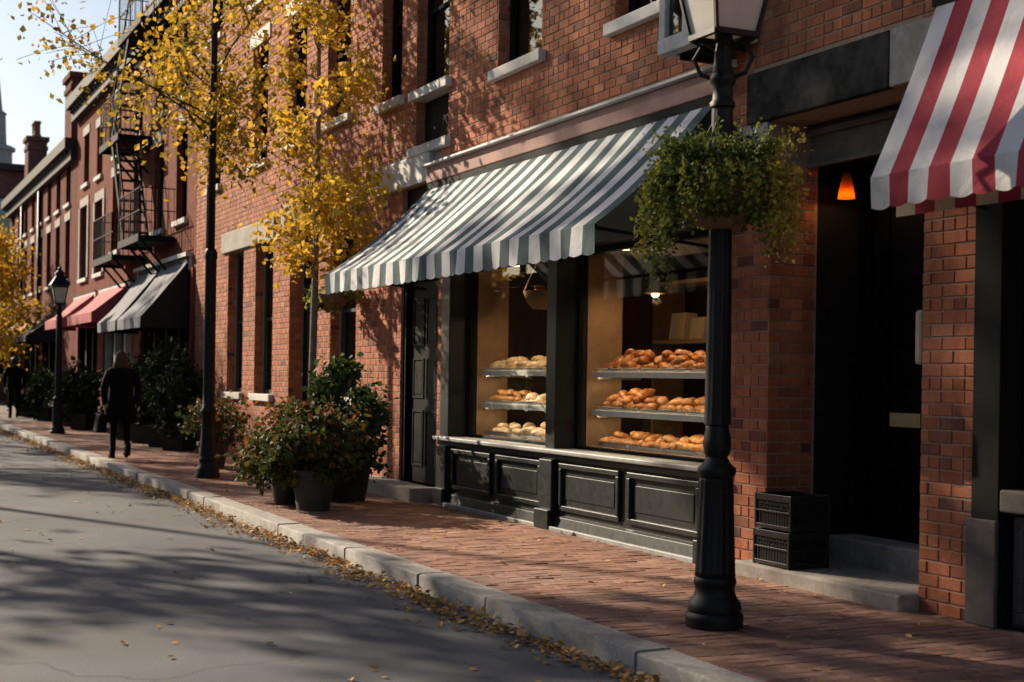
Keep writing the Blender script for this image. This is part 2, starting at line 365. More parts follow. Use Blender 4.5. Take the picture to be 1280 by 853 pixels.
# ------------------------------------------------------------------ setting: ground, road, pavement, kerb
def sheet(name, x0, x1, y0, y1, z, mat, kind='structure', n=1):
    mb = MB(); mb.v = [(x0, y0, z), (x1, y0, z), (x1, y1, z), (x0, y1, z)]; mb.face((0, 1, 2, 3))
    return tag(mb.build(name, mat), kind=kind)
ROAD_Z = -.125
sheet('ground', -900, 600, -700, 800, ROAD_Z - .02, 'ground_dirt')
sheet('road', -140, 40, -10.5, -2.32, ROAD_Z, 'asphalt')
mb = MB(); mb.box(-140, 40, -13.5, -10.5, ROAD_Z - .01, 0); tag(mb.build('opposite_pavement', 'paver'), kind='structure')
KERB0, KERB1 = -2.33, -2.12
# kerb: granite stones one by one
kerb = bpy.data.objects.new('kerb', None); C.objects.link(kerb); kerb.location = (0, KERB0, 0); ORG[kerb.name] = Vector(kerb.location); tag(kerb, kind='structure')
kx = 3.0; kr = random.Random(5)
while kx > -75:
    L = kr.choice([1.15, 1.6, 1.9, 2.3, .8]) if kx > -40 else 3.0
    mb = MB(); j = .012; dz = kr.uniform(-.008, .006); dy = kr.uniform(-.008, .008)
    x0, x1 = kx - L + j, kx - j; bt = .012
    n = max(2, int(L / .22)); prof = [(KERB0 + dy, ROAD_Z - .05), (KERB0 + dy, -bt + dz), (KERB0 + dy + bt * .5, -.004 + dz), (KERB0 + dy + bt * 1.6, dz), (KERB1 + dy, dz), (KERB1 + dy, -.1)]
    for i in range(n + 1):
        x = x0 + (x1 - x0) * i / n
        for (y, z) in prof: mb.v.append((x, y + kr.uniform(-.003, .003), z + kr.uniform(-.003, .003)))
    q = len(prof)
    for i in range(n):
        for k in range(q - 1): a = i * q + k; mb.face((a, a + q, a + q + 1, a + 1))
    mb.face(tuple(range(q))); mb.face(tuple(n * q + k for k in range(q))[::-1])
    o = mb.build('kerb_stone', 'granite', kerb); auto_smooth(o, 50)
    kx -= L
# pavement
pav = bpy.data.objects.new('pavement', None); C.objects.link(pav); ORG[pav.name] = Vector((0, 0, 0)); tag(pav, kind='structure')
mb = MB(); mb.box(-60, 40, KERB1 - .005, .6, -.2, -.012, skip='b'); mb.build('paving_bed', 'sand_joint', pav)
mb = MB(); mb.box(-140, -60, KERB0, .6, -.2, -.004, skip='b'); mb.build('far_paving', 'paver', pav)
PW, PL = .100, .204
pavers = []
pr = random.Random(3); i = 0; x = 1.0
while x > -40:
    off = (i % 2) * PL / 2; y = KERB1 + .004 - off
    while y < .02:
        y0, y1 = max(y, KERB1 + .004), min(y + PL, .03)
        if y1 - y0 > .03: pavers.append((x - PW + .0055, x, y0, y1 - .0055))
        y += PL
    x -= PW; i += 1
def paver_box(mb, x0, x1, y0, y1, r, cx=0, cy=0, tone=.5):
    dz = r.gauss(0, .0013); tx, ty = r.gauss(0, .0008), r.gauss(0, .0008); b = .003
    zc = lambda sx, sy: dz + tx * sx + ty * sy - .001
    X0, X1, Y0, Y1 = x0 - cx, x1 - cx, y0 - cy, y1 - cy
    n = len(mb.v)
    mb.v += [(X0, Y0, -.03), (X1, Y0, -.03), (X1, Y1, -.03), (X0, Y1, -.03)]
    mb.v += [(X0, Y0, zc(-1, -1) - b), (X1, Y0, zc(1, -1) - b), (X1, Y1, zc(1, 1) - b), (X0, Y1, zc(-1, 1) - b)]
    mb.v += [(X0 + b, Y0 + b, zc(-1, -1)), (X1 - b, Y0 + b, zc(1, -1)), (X1 - b, Y1 - b, zc(1, 1)), (X0 + b, Y1 - b, zc(-1, 1))]
    for h in (0, 4):
        for k in range(4): k2 = (k + 1) % 4; mb.face((n + h + k, n + h + k2, n + h + 4 + k2, n + h + 4 + k), 0, tone)
    mb.face((n + 8, n + 9, n + 10, n + 11), 0, tone)
def in_view(p, m=1.02):
    d = Vector(p) - cam.location; fw = d.dot(_f)
    if fw < .5: return False
    u = d.dot(_r) / fw / (18 / 50); v = d.z / fw / (12 / 50)
    return abs(u) < m and -1.0 * m < v - .107 < m
vis = sorted([p for p in pavers if in_view(((p[0] + p[1]) / 2, (p[2] + p[3]) / 2, 0)) and p[3] - p[2] > .15], key=lambda p: cam_dist((p[0], p[2], 0)))
single = set(vis[:300])
pvar = []
for k in range(14):
    mb = MB(); t = min(1, max(0, pr.gauss(.5, .17))); paver_box(mb, -(PW - .0055) / 2, (PW - .0055) / 2, -(PL - .0055) / 2, (PL - .0055) / 2, pr, tone=t)
    me = bpy.data.meshes.new('paving_brick'); me.from_pydata(mb.v, [], mb.f); me.materials.append(M['paver'])
    at = me.attributes.new('tone', 'FLOAT', 'FACE'); at.data.foreach_set('value', mb.t); pvar.append(me)
mb = MB()
for p in pavers:
    if p in single:
        link('paving_brick', pr.choice(pvar), pav, loc=((p[0] + p[1]) / 2, (p[2] + p[3]) / 2, 0)).scale = (1, (p[3] - p[2]) / (PL - .0055), 1)
    else: paver_box(mb, *p, pr, tone=min(1, max(0, pr.gauss(.5, .17))))
tag(mb.build('paving_bricks', 'paver', pav, tone=True), kind='stuff')

# ------------------------------------------------------------------ wall tools
def subtract(x0, x1, z0, z1, ops):
    zs = sorted({z0, z1} | {min(max(z, z0), z1) for o in ops for z in (o[2], o[3])})
    out = []
    for a, b in zip(zs, zs[1:]):
        if b - a < 1e-4: continue
        cuts = sorted([(max(o[0], x0), min(o[1], x1)) for o in ops if o[2] < (a + b) / 2 < o[3] and o[1] > x0 and o[0] < x1]); x = x0
        for c0, c1 in cuts:
            if c0 > x + 1e-4: out.append((x, c0, a, b))
            x = max(x, c1)
        if x < x1 - 1e-4: out.append((x, x1, a, b))
    return out
def wall(parent, x0, x1, z0, z1, ops, y0, y1, mat, name='wall'):
    mb = MB()
    for a, b, c, d in subtract(x0, x1, z0, z1, ops): mb.box(a, b, y0, y1, c, d)
    return mb.build(name, mat, parent)
COURSE, BL, JT = .0805, .2, .011
def brick_layout(u0, u1, z0, z1, ops, r, zbase=0.0):
    out = []; k = int((z0 - zbase) / COURSE)
    while zbase + k * COURSE < z1:
        za, zb = zbase + k * COURSE, zbase + k * COURSE + COURSE - JT
        za, zb = max(za, z0), min(zb, z1); k += 1
        if zb - za < .03: continue
        zm = (za + zb) / 2; head = (k % 6 == 0); bl = BL / 2 if head else BL
        cuts = sorted([(o[0], o[1]) for o in ops if o[2] - .02 < zm < o[3] + .02]); spans = []; u = u0
        for c0, c1 in cuts:
            if c0 > u: spans.append((u, min(c0, u1)))
            u = max(u, c1)
        if u < u1: spans.append((u, u1))
        for a, b in spans:
            g = math.floor(a / bl) * bl + (k % 2) * bl / 2 - bl
            while g < b:
                x0, x1 = max(g, a), min(g + bl - JT, b); g += bl
                if x1 - x0 > .028: out.append((x0, x1, za, zb))
    return out
def brick_geo(mb, u0, u1, z0, z1, r, tone, axis='x', at=0.0, depth=.018, ctr=(0, 0)):
    p = abs(r.gauss(0, .0018)); j = lambda: r.uniform(-.0015, .0015); c = .003
    F = at - p
    if axis == 'x':   # faces -Y, at = plane Y
        g = lambda u, d, z: (u - ctr[0], F + d, z - ctr[1])
    else:             # faces +X, at = plane X ; u runs along +Y
        F = at + p; g = lambda u, d, z: (F - d, u - ctr[0], z - ctr[1])
    a, b, e, f = u0 + j(), u1 + j(), z0 + j(), z1 + j(); n = len(mb.v)
    mb.v += [g(a, depth, e), g(b, depth, e), g(b, depth, f), g(a, depth, f), g(a, c, e), g(b, c, e), g(b, c, f), g(a, c, f), g(a + c, 0, e + c), g(b - c, 0, e + c), g(b - c, 0, f - c), g(a + c, 0, f - c)]
    for h in (0, 4):
        for k in range(4): k2 = (k + 1) % 4; mb.face((n + h + k, n + h + k2, n + h + 4 + k2, n + h + 4 + k), 0, tone)
    mb.face((n + 8, n + 9, n + 10, n + 11), 0, tone)

def window(parent, x0, x1, z0, z1, yd=.13, frame='frame_dark', sash=True, sill='white_stone', curtain=None, lintel=None, glassm='window_glass', sill_h=.11, bars=0, room=True):
    fw = .055; mb = MB()
    mb.box(x0, x0 + fw, yd, yd + .08, z0, z1); mb.box(x1 - fw, x1, yd, yd + .08, z0, z1)
    mb.box(x0 + fw, x1 - fw, yd, yd + .08, z1 - fw, z1); mb.box(x0 + fw, x1 - fw, yd, yd + .08, z0, z0 + fw * 1.2)
    zm = (z0 + z1) / 2
    if sash: mb.box(x0 + fw, x1 - fw, yd + .015, yd + .075, zm - .022, zm + .022)
    for k in range(bars):
        xx = x0 + (x1 - x0) * (k + 1) / (bars + 1); mb.box(xx - .012, xx + .012, yd + .02, yd + .07, z0 + fw * 1.2, z1 - fw)
    w_ = mb.build('window', frame, parent)
    for a, b, yo in (((z0 + fw * 1.2, zm - .022, .045), (zm + .022, z1 - fw, .03)) if sash else ((z0 + fw * 1.2, z1 - fw, .04),)):
        mb = MB(); mb.box(x0 + fw, x1 - fw, yd + yo, yd + yo + .006, a, b); mb.build('pane', glassm, w_)
    if sill:
        mb = MB(); mb.box(x0 - .09, x1 + .09, -.075, yd, z0 - sill_h, z0 - .002); bevel(mb.build('sill', sill, w_), .008)
    if curtain:
        mb = MB(); m_, t0, t1, s0, s1 = curtain; n = 18
        for i in range(n + 1):
            x = x0 + fw + (x1 - x0 - 2 * fw) * (s0 + (s1 - s0) * i / n); y = yd + .16 + .018 * math.sin(i * 1.9)
            mb.v += [(x, y, z0 + (z1 - z0) * t0), (x, y, z0 + (z1 - z0) * t1)]
        for i in range(n): mb.face((2 * i, 2 * i + 2, 2 * i + 3, 2 * i + 1))
        mb.build('curtain', m_, w_, smooth=True)
    if lintel:
        mb = MB(); mb.box(x0 - .12, x1 + .12, -.025, .1, z1 + .002, z1 + .24); bevel(mb.build('lintel', lintel, parent), .008)
    return w_

# ------------------------------------------------------------------ the corner shop building
AX0, AX1, AZ = -26.9, 2.0, 9.7
A = thing('brick_building', (-14, 0, 0), 'orange red brick building with the bakery shop front, recessed dark doorway and stone lintels', 'building')
up2 = [(-26.0, -25.05, 4.75, 6.7), (-22.95, -22.0, 4.8, 6.7), (-20.9, -19.95, 4.85, 6.75), (-18.95, -17.95, 4.87, 6.75), (-16.75, -16.05, 4.76, 6.75),
       (-15.57, -14.58, 4.06, 6.6), (-13.28, -12.27, 4.55, 6.5), (-10.83, -9.85, 4.5, 6.45), (-7.5, -6.5, 4.75, 6.6), (-4.5, -3.5, 4.75, 6.6), (-1.5, -.5, 4.75, 6.6)]
up3 = [(x0, x1, 7.45, 9.0) for x0, x1, _, _ in up2]
g1, g2, g3 = (-24.4, -23.35, 1.08, 3.48), (-22.6, -21.55, 1.08, 3.48), (-18.68, -17.6, 1.1, 3.45)
gdoor, sdoor, shop, dway, rshop = (-20.65, -19.45, 0.12, 3.62), (-15.95, -14.78, -.1, 3.62), (-14.56, -9.1, -.1, 3.6), (-8.5, -6.88, -.1, 3.28), (-6.43, 1.4, -.1, 3.6)
opsA = up2 + up3 + [g1, g2, g3, gdoor, sdoor, shop, dway, rshop]
wall(A, AX0, AX1, -.15, AZ, opsA, .0055, .42, 'mortar')
br = random.Random(21); lay = []
stone_ops = [(-24.75, -21.42, 3.48, 3.82), (-21.0, -19.15, 3.62, 3.95), (-16.92, -14.72, 3.62, 3.96), (-14.98, -8.98, 3.56, 3.83), (-8.75, -6.92, 3.28, 3.66), (-8.9, -8.5, 2.98, 3.28), (-6.88, -6.62, 3.05, 3.28)]
for b in brick_layout(AX0, AX1, 0.0, AZ - .3, opsA + stone_ops, br): lay.append((b, 'x', 0.0))
# reveals that face down the street
for (x0, x1, z0, z1) in up2 + up3 + [g1, g2, g3, gdoor]:
    for b in brick_layout(.0, .13 if z0 > .2 else .2, max(z0, 0), z1, [], br): lay.append((b, 'y', x0 + .0055))
for b in brick_layout(.0, .40, .0, 3.0, [], br): lay.append((b, 'y', dway[0] + .0055))
def bpos(e):
    (u0, u1, z0, z1), ax, at = e
    return ((u0 + u1) / 2, at, (z0 + z1) / 2) if ax == 'x' else (at, (u0 + u1) / 2, (z0 + z1) / 2)
def shown(e):
    x, y, z = bpos(e)
    if not in_view((x, y, z), 1.0): return False
    if -6.7 < x and 2.45 < z < 3.75: return False
    if e[1] == 'y' and x != dway[0] + .0055: return False
    return True
near = [e for e in lay if shown(e) and (e[0][1] - e[0][0]) > .05]
near.sort(key=lambda e: cam_dist(bpos(e))); near_set = set(id(e) for e in near[:300])
bvar = {}
mb = MB()
for e in lay:
    (u0, u1, z0, z1), ax, at = e; t = min(1, max(0, br.gauss(.54, .17)))
    if br.random() < .03: t = br.uniform(0, .15)
    if id(e) in near_set:
        key = (ax, round(u1 - u0, 3), round(z1 - z0, 3), int(t * 9))
        if key not in bvar:
            q = MB(); ctr = ((u0 + u1) / 2, (z0 + z1) / 2); brick_geo(q, u0, u1, z0, z1, br, t, ax, 0.0, ctr=ctr)
            me = bpy.data.meshes.new('brick'); me.from_pydata(q.v, [], q.f); me.materials.append(M['brick'])
            a_ = me.attributes.new('tone', 'FLOAT', 'FACE'); a_.data.foreach_set('value', q.t); bvar[key] = me
        link('brick', bvar[key], A, loc=bpos(e))
    else: brick_geo(mb, u0, u1, z0, z1, br, t, ax, at)
tag(mb.build('brickwork', 'brick', A, tone=True), kind='stuff')
# inside: dark rooms
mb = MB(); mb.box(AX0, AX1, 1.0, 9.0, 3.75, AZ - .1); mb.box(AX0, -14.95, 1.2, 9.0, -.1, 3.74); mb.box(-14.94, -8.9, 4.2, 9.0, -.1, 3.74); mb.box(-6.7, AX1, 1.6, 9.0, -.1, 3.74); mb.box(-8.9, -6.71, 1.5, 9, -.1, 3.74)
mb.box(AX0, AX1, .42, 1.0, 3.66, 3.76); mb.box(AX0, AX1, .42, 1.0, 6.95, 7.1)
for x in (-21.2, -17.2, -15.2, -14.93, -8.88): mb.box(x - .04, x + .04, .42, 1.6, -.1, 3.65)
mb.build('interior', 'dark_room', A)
mb = MB(); mb.box(AX0 - .05, AX1 + .05, -.25, 9.05, AZ, AZ + .25); mb.box(AX0, AX1, -.16, 0.02, AZ - .25, AZ); mb.build('cornice', 'cornice_dark', A)
mb = MB(); mb.box(AX0, AX0 + .25, .43, 9, -.1, AZ - .01); mb.box(AX1 - .25, AX1, .43, 9, -.1, AZ - .01); mb.box(AX0 + .26, AX1 - .26, 9.01, 9.2, -.1, AZ - .01); mb.build('outer_wall', 'brick_dark', A)
for k, (x0, x1, z0, z1) in enumerate(up2):
    if k == 5:
        window(A, x0, x1, 4.72, z1, curtain=('blind_cloth', .5, .96, 0, 1))
        mb = MB(); mb.box(x0, x1, .12, .2, z0, 4.6); mb.build('spandrel_panel', 'frame_dark', A)
        mb = MB(); mb.box(x0 - .09, x1 + .09, -.075, .13, z0 - .11, z0 - .002); bevel(mb.build('sill', 'white_stone', A), .008)
        continue
    cur = {6: ('curtain_cloth', .02, .97, .55, 1), 4: ('curtain_cloth', .45, .97, 0, 1), 3: ('curtain_cloth', .5, .97, 0, 1), 1: ('white_paper', .5, .97, 0, 1)}.get(k)
    window(A, x0, x1, z0, z1, curtain=cur, lintel='white_stone')
for (x0, x1, z0, z1) in up3: window(A, x0, x1, z0, z1, lintel='white_stone')
for k, g in enumerate((g1, g2, g3)): window(A, *g, frame='frame_green', yd=.16, curtain=[('curtain_cloth', .05, .97, .6, 1), ('curtain_cloth', .5, .97, 0, 1), ('white_paper', .55, .97, 0, 1)][k])
def stone(name, x0, x1, y0, y1, z0, z1, mat, parent=A, bv=.01):
    mb = MB(); mb.box(x0, x1, y0, y1, z0, z1); return bevel(mb.build(name, mat, parent), bv)
stone('lintel', -24.75, -21.42, -.045, .3, 3.482, 3.82, 'limestone')
stone('lintel', -21.0, -19.15, -.05, .3, 3.622, 3.95, 'limestone')
stone('lintel', -19.0, -17.3, -.045, .3, 3.452, 3.75, 'limestone')
stone('lintel', -16.92, -14.99, -.06, .3, 3.622, 3.96, 'white_stone')
# side door between the windows, and the dark recessed shop door
def panel_door(x0, x1, y, z0, z1, mat, parent=A, rows=((.08, .36), (.42, .62), (.68, .92)), name='door'):
    mb = MB(); mb.box(x0, x1, y, y + .045, z0, z1); d = mb.build(name, mat, parent)
    H = z1 - z0; W = x1 - x0
    for a, b in rows:
        for s0, s1 in ((.12, .46), (.54, .88)):
            q = MB(); X0, X1, Z0, Z1 = x0 + W * s0, x0 + W * s1, z0 + H * a, z0 + H * b; t = .022
            q.box(X0, X1, y - .012, y - .001, Z0, Z0 + t); q.box(X0, X1, y - .012, y - .001, Z1 - t, Z1); q.box(X0, X0 + t, y - .012, y - .001, Z0 + t, Z1 - t); q.box(X1 - t, X1, y - .012, y - .001, Z0 + t, Z1 - t)
            q.box(X0 + .05, X1 - .05, y - .008, y - .001, Z0 + .05, Z1 - .05); q.build('door_panel', mat, d)
    return d
panel_door(gdoor[0] + .08, gdoor[1] - .08, .2, .14, 2.6, 'door_paint')
window(A, gdoor[0] + .08, gdoor[1] - .08, 2.68, 3.6, yd=.2, sash=False, sill=None)
d = panel_door(sdoor[0] + .1, sdoor[1] - .1, .09, .16, 2.5, 'door_paint')
mb = MB(); mb.box(sdoor[0], sdoor[1], .06, .18, 2.52, 3.6); mb.box(sdoor[0], sdoor[0] + .09, .03, .15, .0, 2.519); mb.box(sdoor[1] - .09, sdoor[1], .03, .15, .16, 2.519); mb.build('door_frame', 'door_paint', A)
stone('doorstep', sdoor[0] - .75, sdoor[1] + .02, -.32, .02, -.02, .15, 'step_stone')
stone('doorstep', gdoor[0] - .05, gdoor[1] + .05, -.15, .4, -.02, .12, 'step_stone')

# ------------------------------------------------------------------ bakery shop front (a part of the building)
SX0, SX1 = -14.56, -9.15
mb = MB(); mb.box(SX0, SX1, -.02, .22, .10, .68); mb.box(SX0, SX1, .0, .20, -.02, .099)
sf = mb.build('shop_front', 'shop_paint', A)
def sub(name, mat, fn, bv=.004, **kw):
    mb = MB(); fn(mb); o = mb.build(name, mat, sf, **kw)
    return bevel(o, bv) if bv else o
sub('skirting', 'shop_paint', lambda m: m.hexa([(SX0 - .02, -.09, -.01), (SX1 + .02, -.09, -.01), (SX1 + .02, -.022, -.01), (SX0 - .02, -.022, -.01), (SX0 - .02, -.06, .12), (SX1 + .02, -.06, .12), (SX1 + .02, -.022, .14), (SX0 - .02, -.022, .14)]))
sub('skirting', 'shop_sill', lambda m: m.box(SX0 - .03, SX1 + .03, -.125, -.092, -.01, .035), .008)
sub('window_sill', 'shop_sill', lambda m: m.box(SX0 - .05, SX1 + .05, -.12, .24, .70, .745), .012)
sub('sill_moulding', 'shop_paint', lambda m: m.box(SX0 - .03, SX1 + .03, -.075, .1, .645, .698), .012)
bays = [(-14.29, -11.96), (-11.76, -9.22)]
posts = [(SX0, -14.32, -.055), (-11.96, -11.76, -.055), (-9.22, SX1 + .05, -.055)]
for x0, x1, yf in posts:
    sub('pilaster', 'shop_paint', lambda m: (m.box(x0, x1, yf, .24, .747, 2.6),), .01)
for x0, x1 in ((SX0, -14.30), (-12.0, -11.74), (-9.24, SX1 + .03)):
    sub('pedestal', 'shop_paint', lambda m: (m.box(x0, x1, -.095, -.021, .142, .643), m.box(x0 - .015, x1 + .015, -.135, -.094, -.01, .18)), .008)
for a, b in ((-14.26, -12.04), (-11.70, -9.28)):
    mid = (a + b) / 2
    for x0, x1 in ((a + .02, mid - .07), (mid + .07, b - .02)):
        def pan(m, x0=x0, x1=x1):
            t = .05
            m.box(x0, x1, -.045, -.021, .18, .18 + t); m.box(x0, x1, -.055, -.021, .62 - t, .62); m.box(x0, x0 + t, -.055, -.021, .18 + t, .62 - t); m.box(x1 - t, x1, -.055, -.021, .18 + t, .62 - t)
        sub('panel_moulding', 'shop_paint', pan, .008)
        sub('stall_panel', 'shop_paint', lambda m: m.box(x0 + .11, x1 - .11, -.028, -.021, .29, .51), .008)
for x0, x1 in bays:
    def fr(m):
        m.box(x0, x0 + .05, .16, .24, .746, 2.6); m.box(x1 - .05, x1, .16, .24, .746, 2.6); m.box(x0 + .05, x1 - .05, .16, .24, .746, .775); m.box(x0 + .05, x1 - .05, .16, .24, 2.55, 2.6)
    sub('window_frame', 'frame_dark', fr, .006)
    sub('window_pane', 'shop_glass', lambda m: m.box(x0 + .05, x1 - .05, .195, .203, .775, 2.55), 0)
sub('fascia_board', 'shop_paint', lambda m: (m.box(SX0, SX1, -.03, .24, 2.602, 3.55),), .01)
# cornice over the awning
mb = MB(); mb.box(-14.96, -8.98, -.10, .03, 3.575, 3.755); bevel(mb.build('shop_cornice', 'pink_board', sf), .01)
mb = MB(); mb.hexa([(-15.0, -.16, 3.757), (-8.95, -.16, 3.757), (-8.95, .03, 3.757), (-15.0, .03, 3.757), (-15.0, -.15, 3.785), (-8.95, -.15, 3.785), (-8.95, .03, 3.825), (-15.0, .03, 3.825)]); bevel(mb.build('cornice_flashing', 'white_lead', sf), .006)
# the room behind the glass
RX0, RX1, RY1 = -14.5, -9.2, 4.1
mb = MB()
mb.box(RX0 - .05, RX0, .25, RY1, .0, 3.4); mb.box(RX1, RX1 + .05, .25, RY1, .0, 3.4); mb.box(RX0, RX1, RY1, RY1 + .05, .0, 3.4); mb.box(RX0, RX1, .25, RY1, 3.4, 3.45); mb.box(RX0, RX1, .25, RY1, -.05, .0)
mb.build('shop_room', 'brown_wall', A)
mb = MB()
for x0, x1 in bays: mb.box(x0, x1, .245, .95, .65, .775)
mb.build('display_base', 'tan_wood', A)
mb = MB(); mb.box(-14.35, -9.2, .25, 1.25, 2.60, 2.64); mb.build('display_ceiling', 'brown_wall', A)
for x in (-14.29, -11.755):
    mb = MB(); mb.box(x, x + .045, .25, .62, .776, 2.58); mb.build('display_side', 'tan_wood', A)

# ------------------------------------------------------------------ recessed doorway on the right
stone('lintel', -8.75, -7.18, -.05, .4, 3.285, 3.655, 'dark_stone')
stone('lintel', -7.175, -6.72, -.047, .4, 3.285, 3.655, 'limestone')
stone('capital', -8.9, -8.505, -.03, .40, 2.98, 3.28, 'limestone')
stone('capital', -6.875, -6.62, -.03, .40, 3.05, 3.28, 'limestone')
mb = MB(); mb.box(-8.49, -6.885, .34, .42, 2.98, 3.275); bevel(mb.build('transom_board', 'worn_board', A), .008)
mb = MB(); mb.box(-8.49, -6.885, .30, .339, 3.19, 3.24); mb.box(-8.49, -6.885, .31, .339, 2.96, 2.995); bevel(mb.build('transom_moulding', 'worn_board', A), .008)
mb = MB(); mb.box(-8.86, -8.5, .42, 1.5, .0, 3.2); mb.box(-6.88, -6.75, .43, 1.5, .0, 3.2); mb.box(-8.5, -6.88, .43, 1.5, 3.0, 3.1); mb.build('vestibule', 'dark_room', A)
stone('doorstep', -8.66, -6.87, -.16, .52, -.02, .10, 'step_stone', bv=.018)
stone('doorstep', -8.48, -6.89, .52, .80, .0, .28, 'step_stone', bv=.015)
d = panel_door(-8.35, -7.0, .82, .29, 2.9, 'door_paint')
mb = MB(); mb.box(-8.12, -7.80, .800, .806, 1.09, 1.19); bevel(mb.build('mail_slot', 'pale_brass', d), .004)
q = MB(); q.box(-8.09, -7.83, .795, .7995, 1.12, 1.165); q.build('mail_flap', 'pale_brass', d)
mb = MB(); mb.box(-8.49, -8.36, .8, .9, .28, 3.0); mb.box(-6.99, -6.89, .8, .9, .28, 3.0); mb.box(-8.35, -7.0, .8, .9, 2.905, 3.0); mb.build('door_frame', 'door_paint', A)
mb = MB(); mb.box(-6.955, -6.89, -.0, .05, 1.52, 1.86); bevel(mb.build('door_pull', 'pale_wood', A), .02)

# dark timber shop front at the right edge
mb = MB(); mb.box(-6.2, 1.35, .1, .3, .0, .66); rs = mb.build('timber_shop_front', 'grey_wood', A)
def rsub(name, mat, fn, bv=.006):
    mb = MB(); fn(mb); o = mb.build(name, mat, rs); return bevel(o, bv) if bv else o
rsub('pilaster', 'frame_dark', lambda m: m.box(-6.42, -6.2, -.02, .25, .0, 3.5))
rsub('plinth_block', 'grey_wood', lambda m: m.box(-6.43, -6.19, -.05, -.021, .0, .62), .008)
rsub('stall_sill', 'worn_board', lambda m: m.box(-6.195, 1.33, -.02, .32, .67, .80), .012)
for k in range(5):
    x = -6.16 + k * 1.3
    def pn(m):
        m.box(x, x + 1.24, .06, .099, .03, .10); m.box(x, x + 1.24, .06, .099, .58, .65); m.box(x, x + .07, .06, .099, .10, .58); m.box(x + 1.17, x + 1.24, .06, .099, .10, .58)
        m.box(x + .07, x + 1.17, .075, .099, .33, .36)
    rsub('stall_panel', 'grey_wood', pn)
    rsub('mullion', 'frame_dark', lambda m: m.box(x - .03, x + .03, .14, .26, .80, 3.4))
    rsub('window_pane', 'window_glass', lambda m: m.box(x + .03, x + 1.27, .19, .197, .80, 3.4), 0)
rsub('fascia_board', 'frame_dark', lambda m: m.box(-6.2, 1.33, -.02, .28, 3.4, 3.55))
# ------------------------------------------------------------------ the row houses beyond
def solid_house(t, x0, x1, z, mat, ops, cornice='cornice_dark', back=9.0, roofz=None):
    wall(t, x0, x1, -.15, z, ops, .0, .4, mat)
    mb = MB(); mb.box(x0, x0 + .3, .41, back, -.15, z); mb.box(x1 - .3, x1, .41, back, -.15, z); mb.box(x0 + .31, x1 - .31, back - .3, back, -.15, z); mb.build('side_wall', mat, t)
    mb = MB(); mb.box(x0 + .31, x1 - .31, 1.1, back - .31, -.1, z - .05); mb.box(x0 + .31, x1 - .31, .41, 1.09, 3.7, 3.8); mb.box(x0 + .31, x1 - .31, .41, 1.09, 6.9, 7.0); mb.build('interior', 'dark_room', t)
    mb = MB(); mb.box(x0 - .02, x1 + .02, -.35, .0, z - .18, z + .12); mb.box(x0, x1, -.18, -.001, z - .5, z - .181); mb.box(x0, x1, .001, back, z + .001, z + .1)
    n = int((x1 - x0) / .45)
    for k in range(n): xx = x0 + .2 + k * (x1 - x0 - .4) / n; mb.box(xx, xx + .10, -.25, -.181, z - .30, z - .181)
    mb.build('cornice', cornice, t)
B = thing('row_house', (-34.5, 0, 0), 'red brick row house behind the black fire escape, with the grey and rose awnings', 'building')
bw = [(-41.3, -40.0, 3.95, 5.95), (-38.75, -37.45, 3.95, 5.85), (-36.2, -35.2, 4.35, 6.2), (-33.4, -32.4, 4.35, 6.2), (-31.0, -30.0, 4.4, 6.25), (-28.75, -27.75, 4.42, 6.3),
      (-40.9, -40.0, 6.55, 7.9), (-38.7, -37.8, 6.5, 7.8), (-36.0, -35.1, 6.7, 8.1), (-33.3, -32.4, 6.8, 8.2), (-30.9, -30.0, 6.85, 8.25), (-28.6, -27.7, 6.85, 8.3)]
bshop = [(-32.3, -27.35, -.1, 3.35), (-37.3, -33.2, -.1, 3.2), (-41.6, -38.2, -.1, 3.2)]
solid_house(B, -42.2, -26.93, 9.0, 'brick_rose', bw + bshop)
for k, g in enumerate(bw):
    window(B, *g, frame='frame_dark' if k > 1 else 'frame_green', curtain=('curtain_cloth', .5, .97, 0, 1) if k % 3 == 0 else None, lintel='limestone' if k < 2 else 'limestone', sill='white_stone')
    if k < 2:
        mb = MB(); x0, x1, z0, z1 = g
        mb.box(x0 - .2, x0 - .001, -.04, .1, z0, z1); mb.build('window_surround', 'limestone', B); mb = MB(); mb.box(x1 + .001, x1 + .2, -.04, .1, z0, z1); mb.build('window_surround', 'limestone', B)
def far_shop(t, x0, x1, z1, frame, n, warm=False, base='frame_dark', surround=None):
    mb = MB(); mb.box(x0, x1, .1, .3, -.1, .6); mb.box(x0, x1, .08, .35, z1 - .5, z1); f = mb.build('shop_front', base, t)
    for k in range(n + 1):
        x = x0 + (x1 - x0) * k / n; mb = MB(); mb.box(max(x0, x - .09), min(x1, x + .09), .06, .3, .6, z1 - .5); mb.build('pilaster', surround or base, f)
        if k < n: mb = MB(); mb.box(x + .09, x + (x1 - x0) / n - .09, .2, .21, .6, z1 - .5); mb.build('window_pane', 'window_glass', f)
    return f
far_shop(B, -32.3, -27.35, 3.35, 'frame_dark', 4)
far_shop(B, -37.3, -33.2, 3.2, 'white_stone', 3, surround='white_stone')
far_shop(B, -41.6, -38.2, 3.2, 'frame_dark', 3)
mb = MB(); mb.box(-32.45, -27.2, -.06, .02, 3.36, 3.62); mb.box(-32.5, -27.15, -.14, .02, 3.622, 3.70); mb.build('shop_cornice', 'white_stone', B)
for x0, x1 in ((-37.5, -33.1), (-41.8, -38.0)): mb = MB(); mb.box(x0, x1, -.10, -.001, 3.22, 3.46); mb.build('shop_cornice', 'white_stone', B)
mb = MB(); mb.box(-27.15, -26.95, -.05, -.001, .0, 3.4); mb.build('corner_pier', 'brick_rose', B)
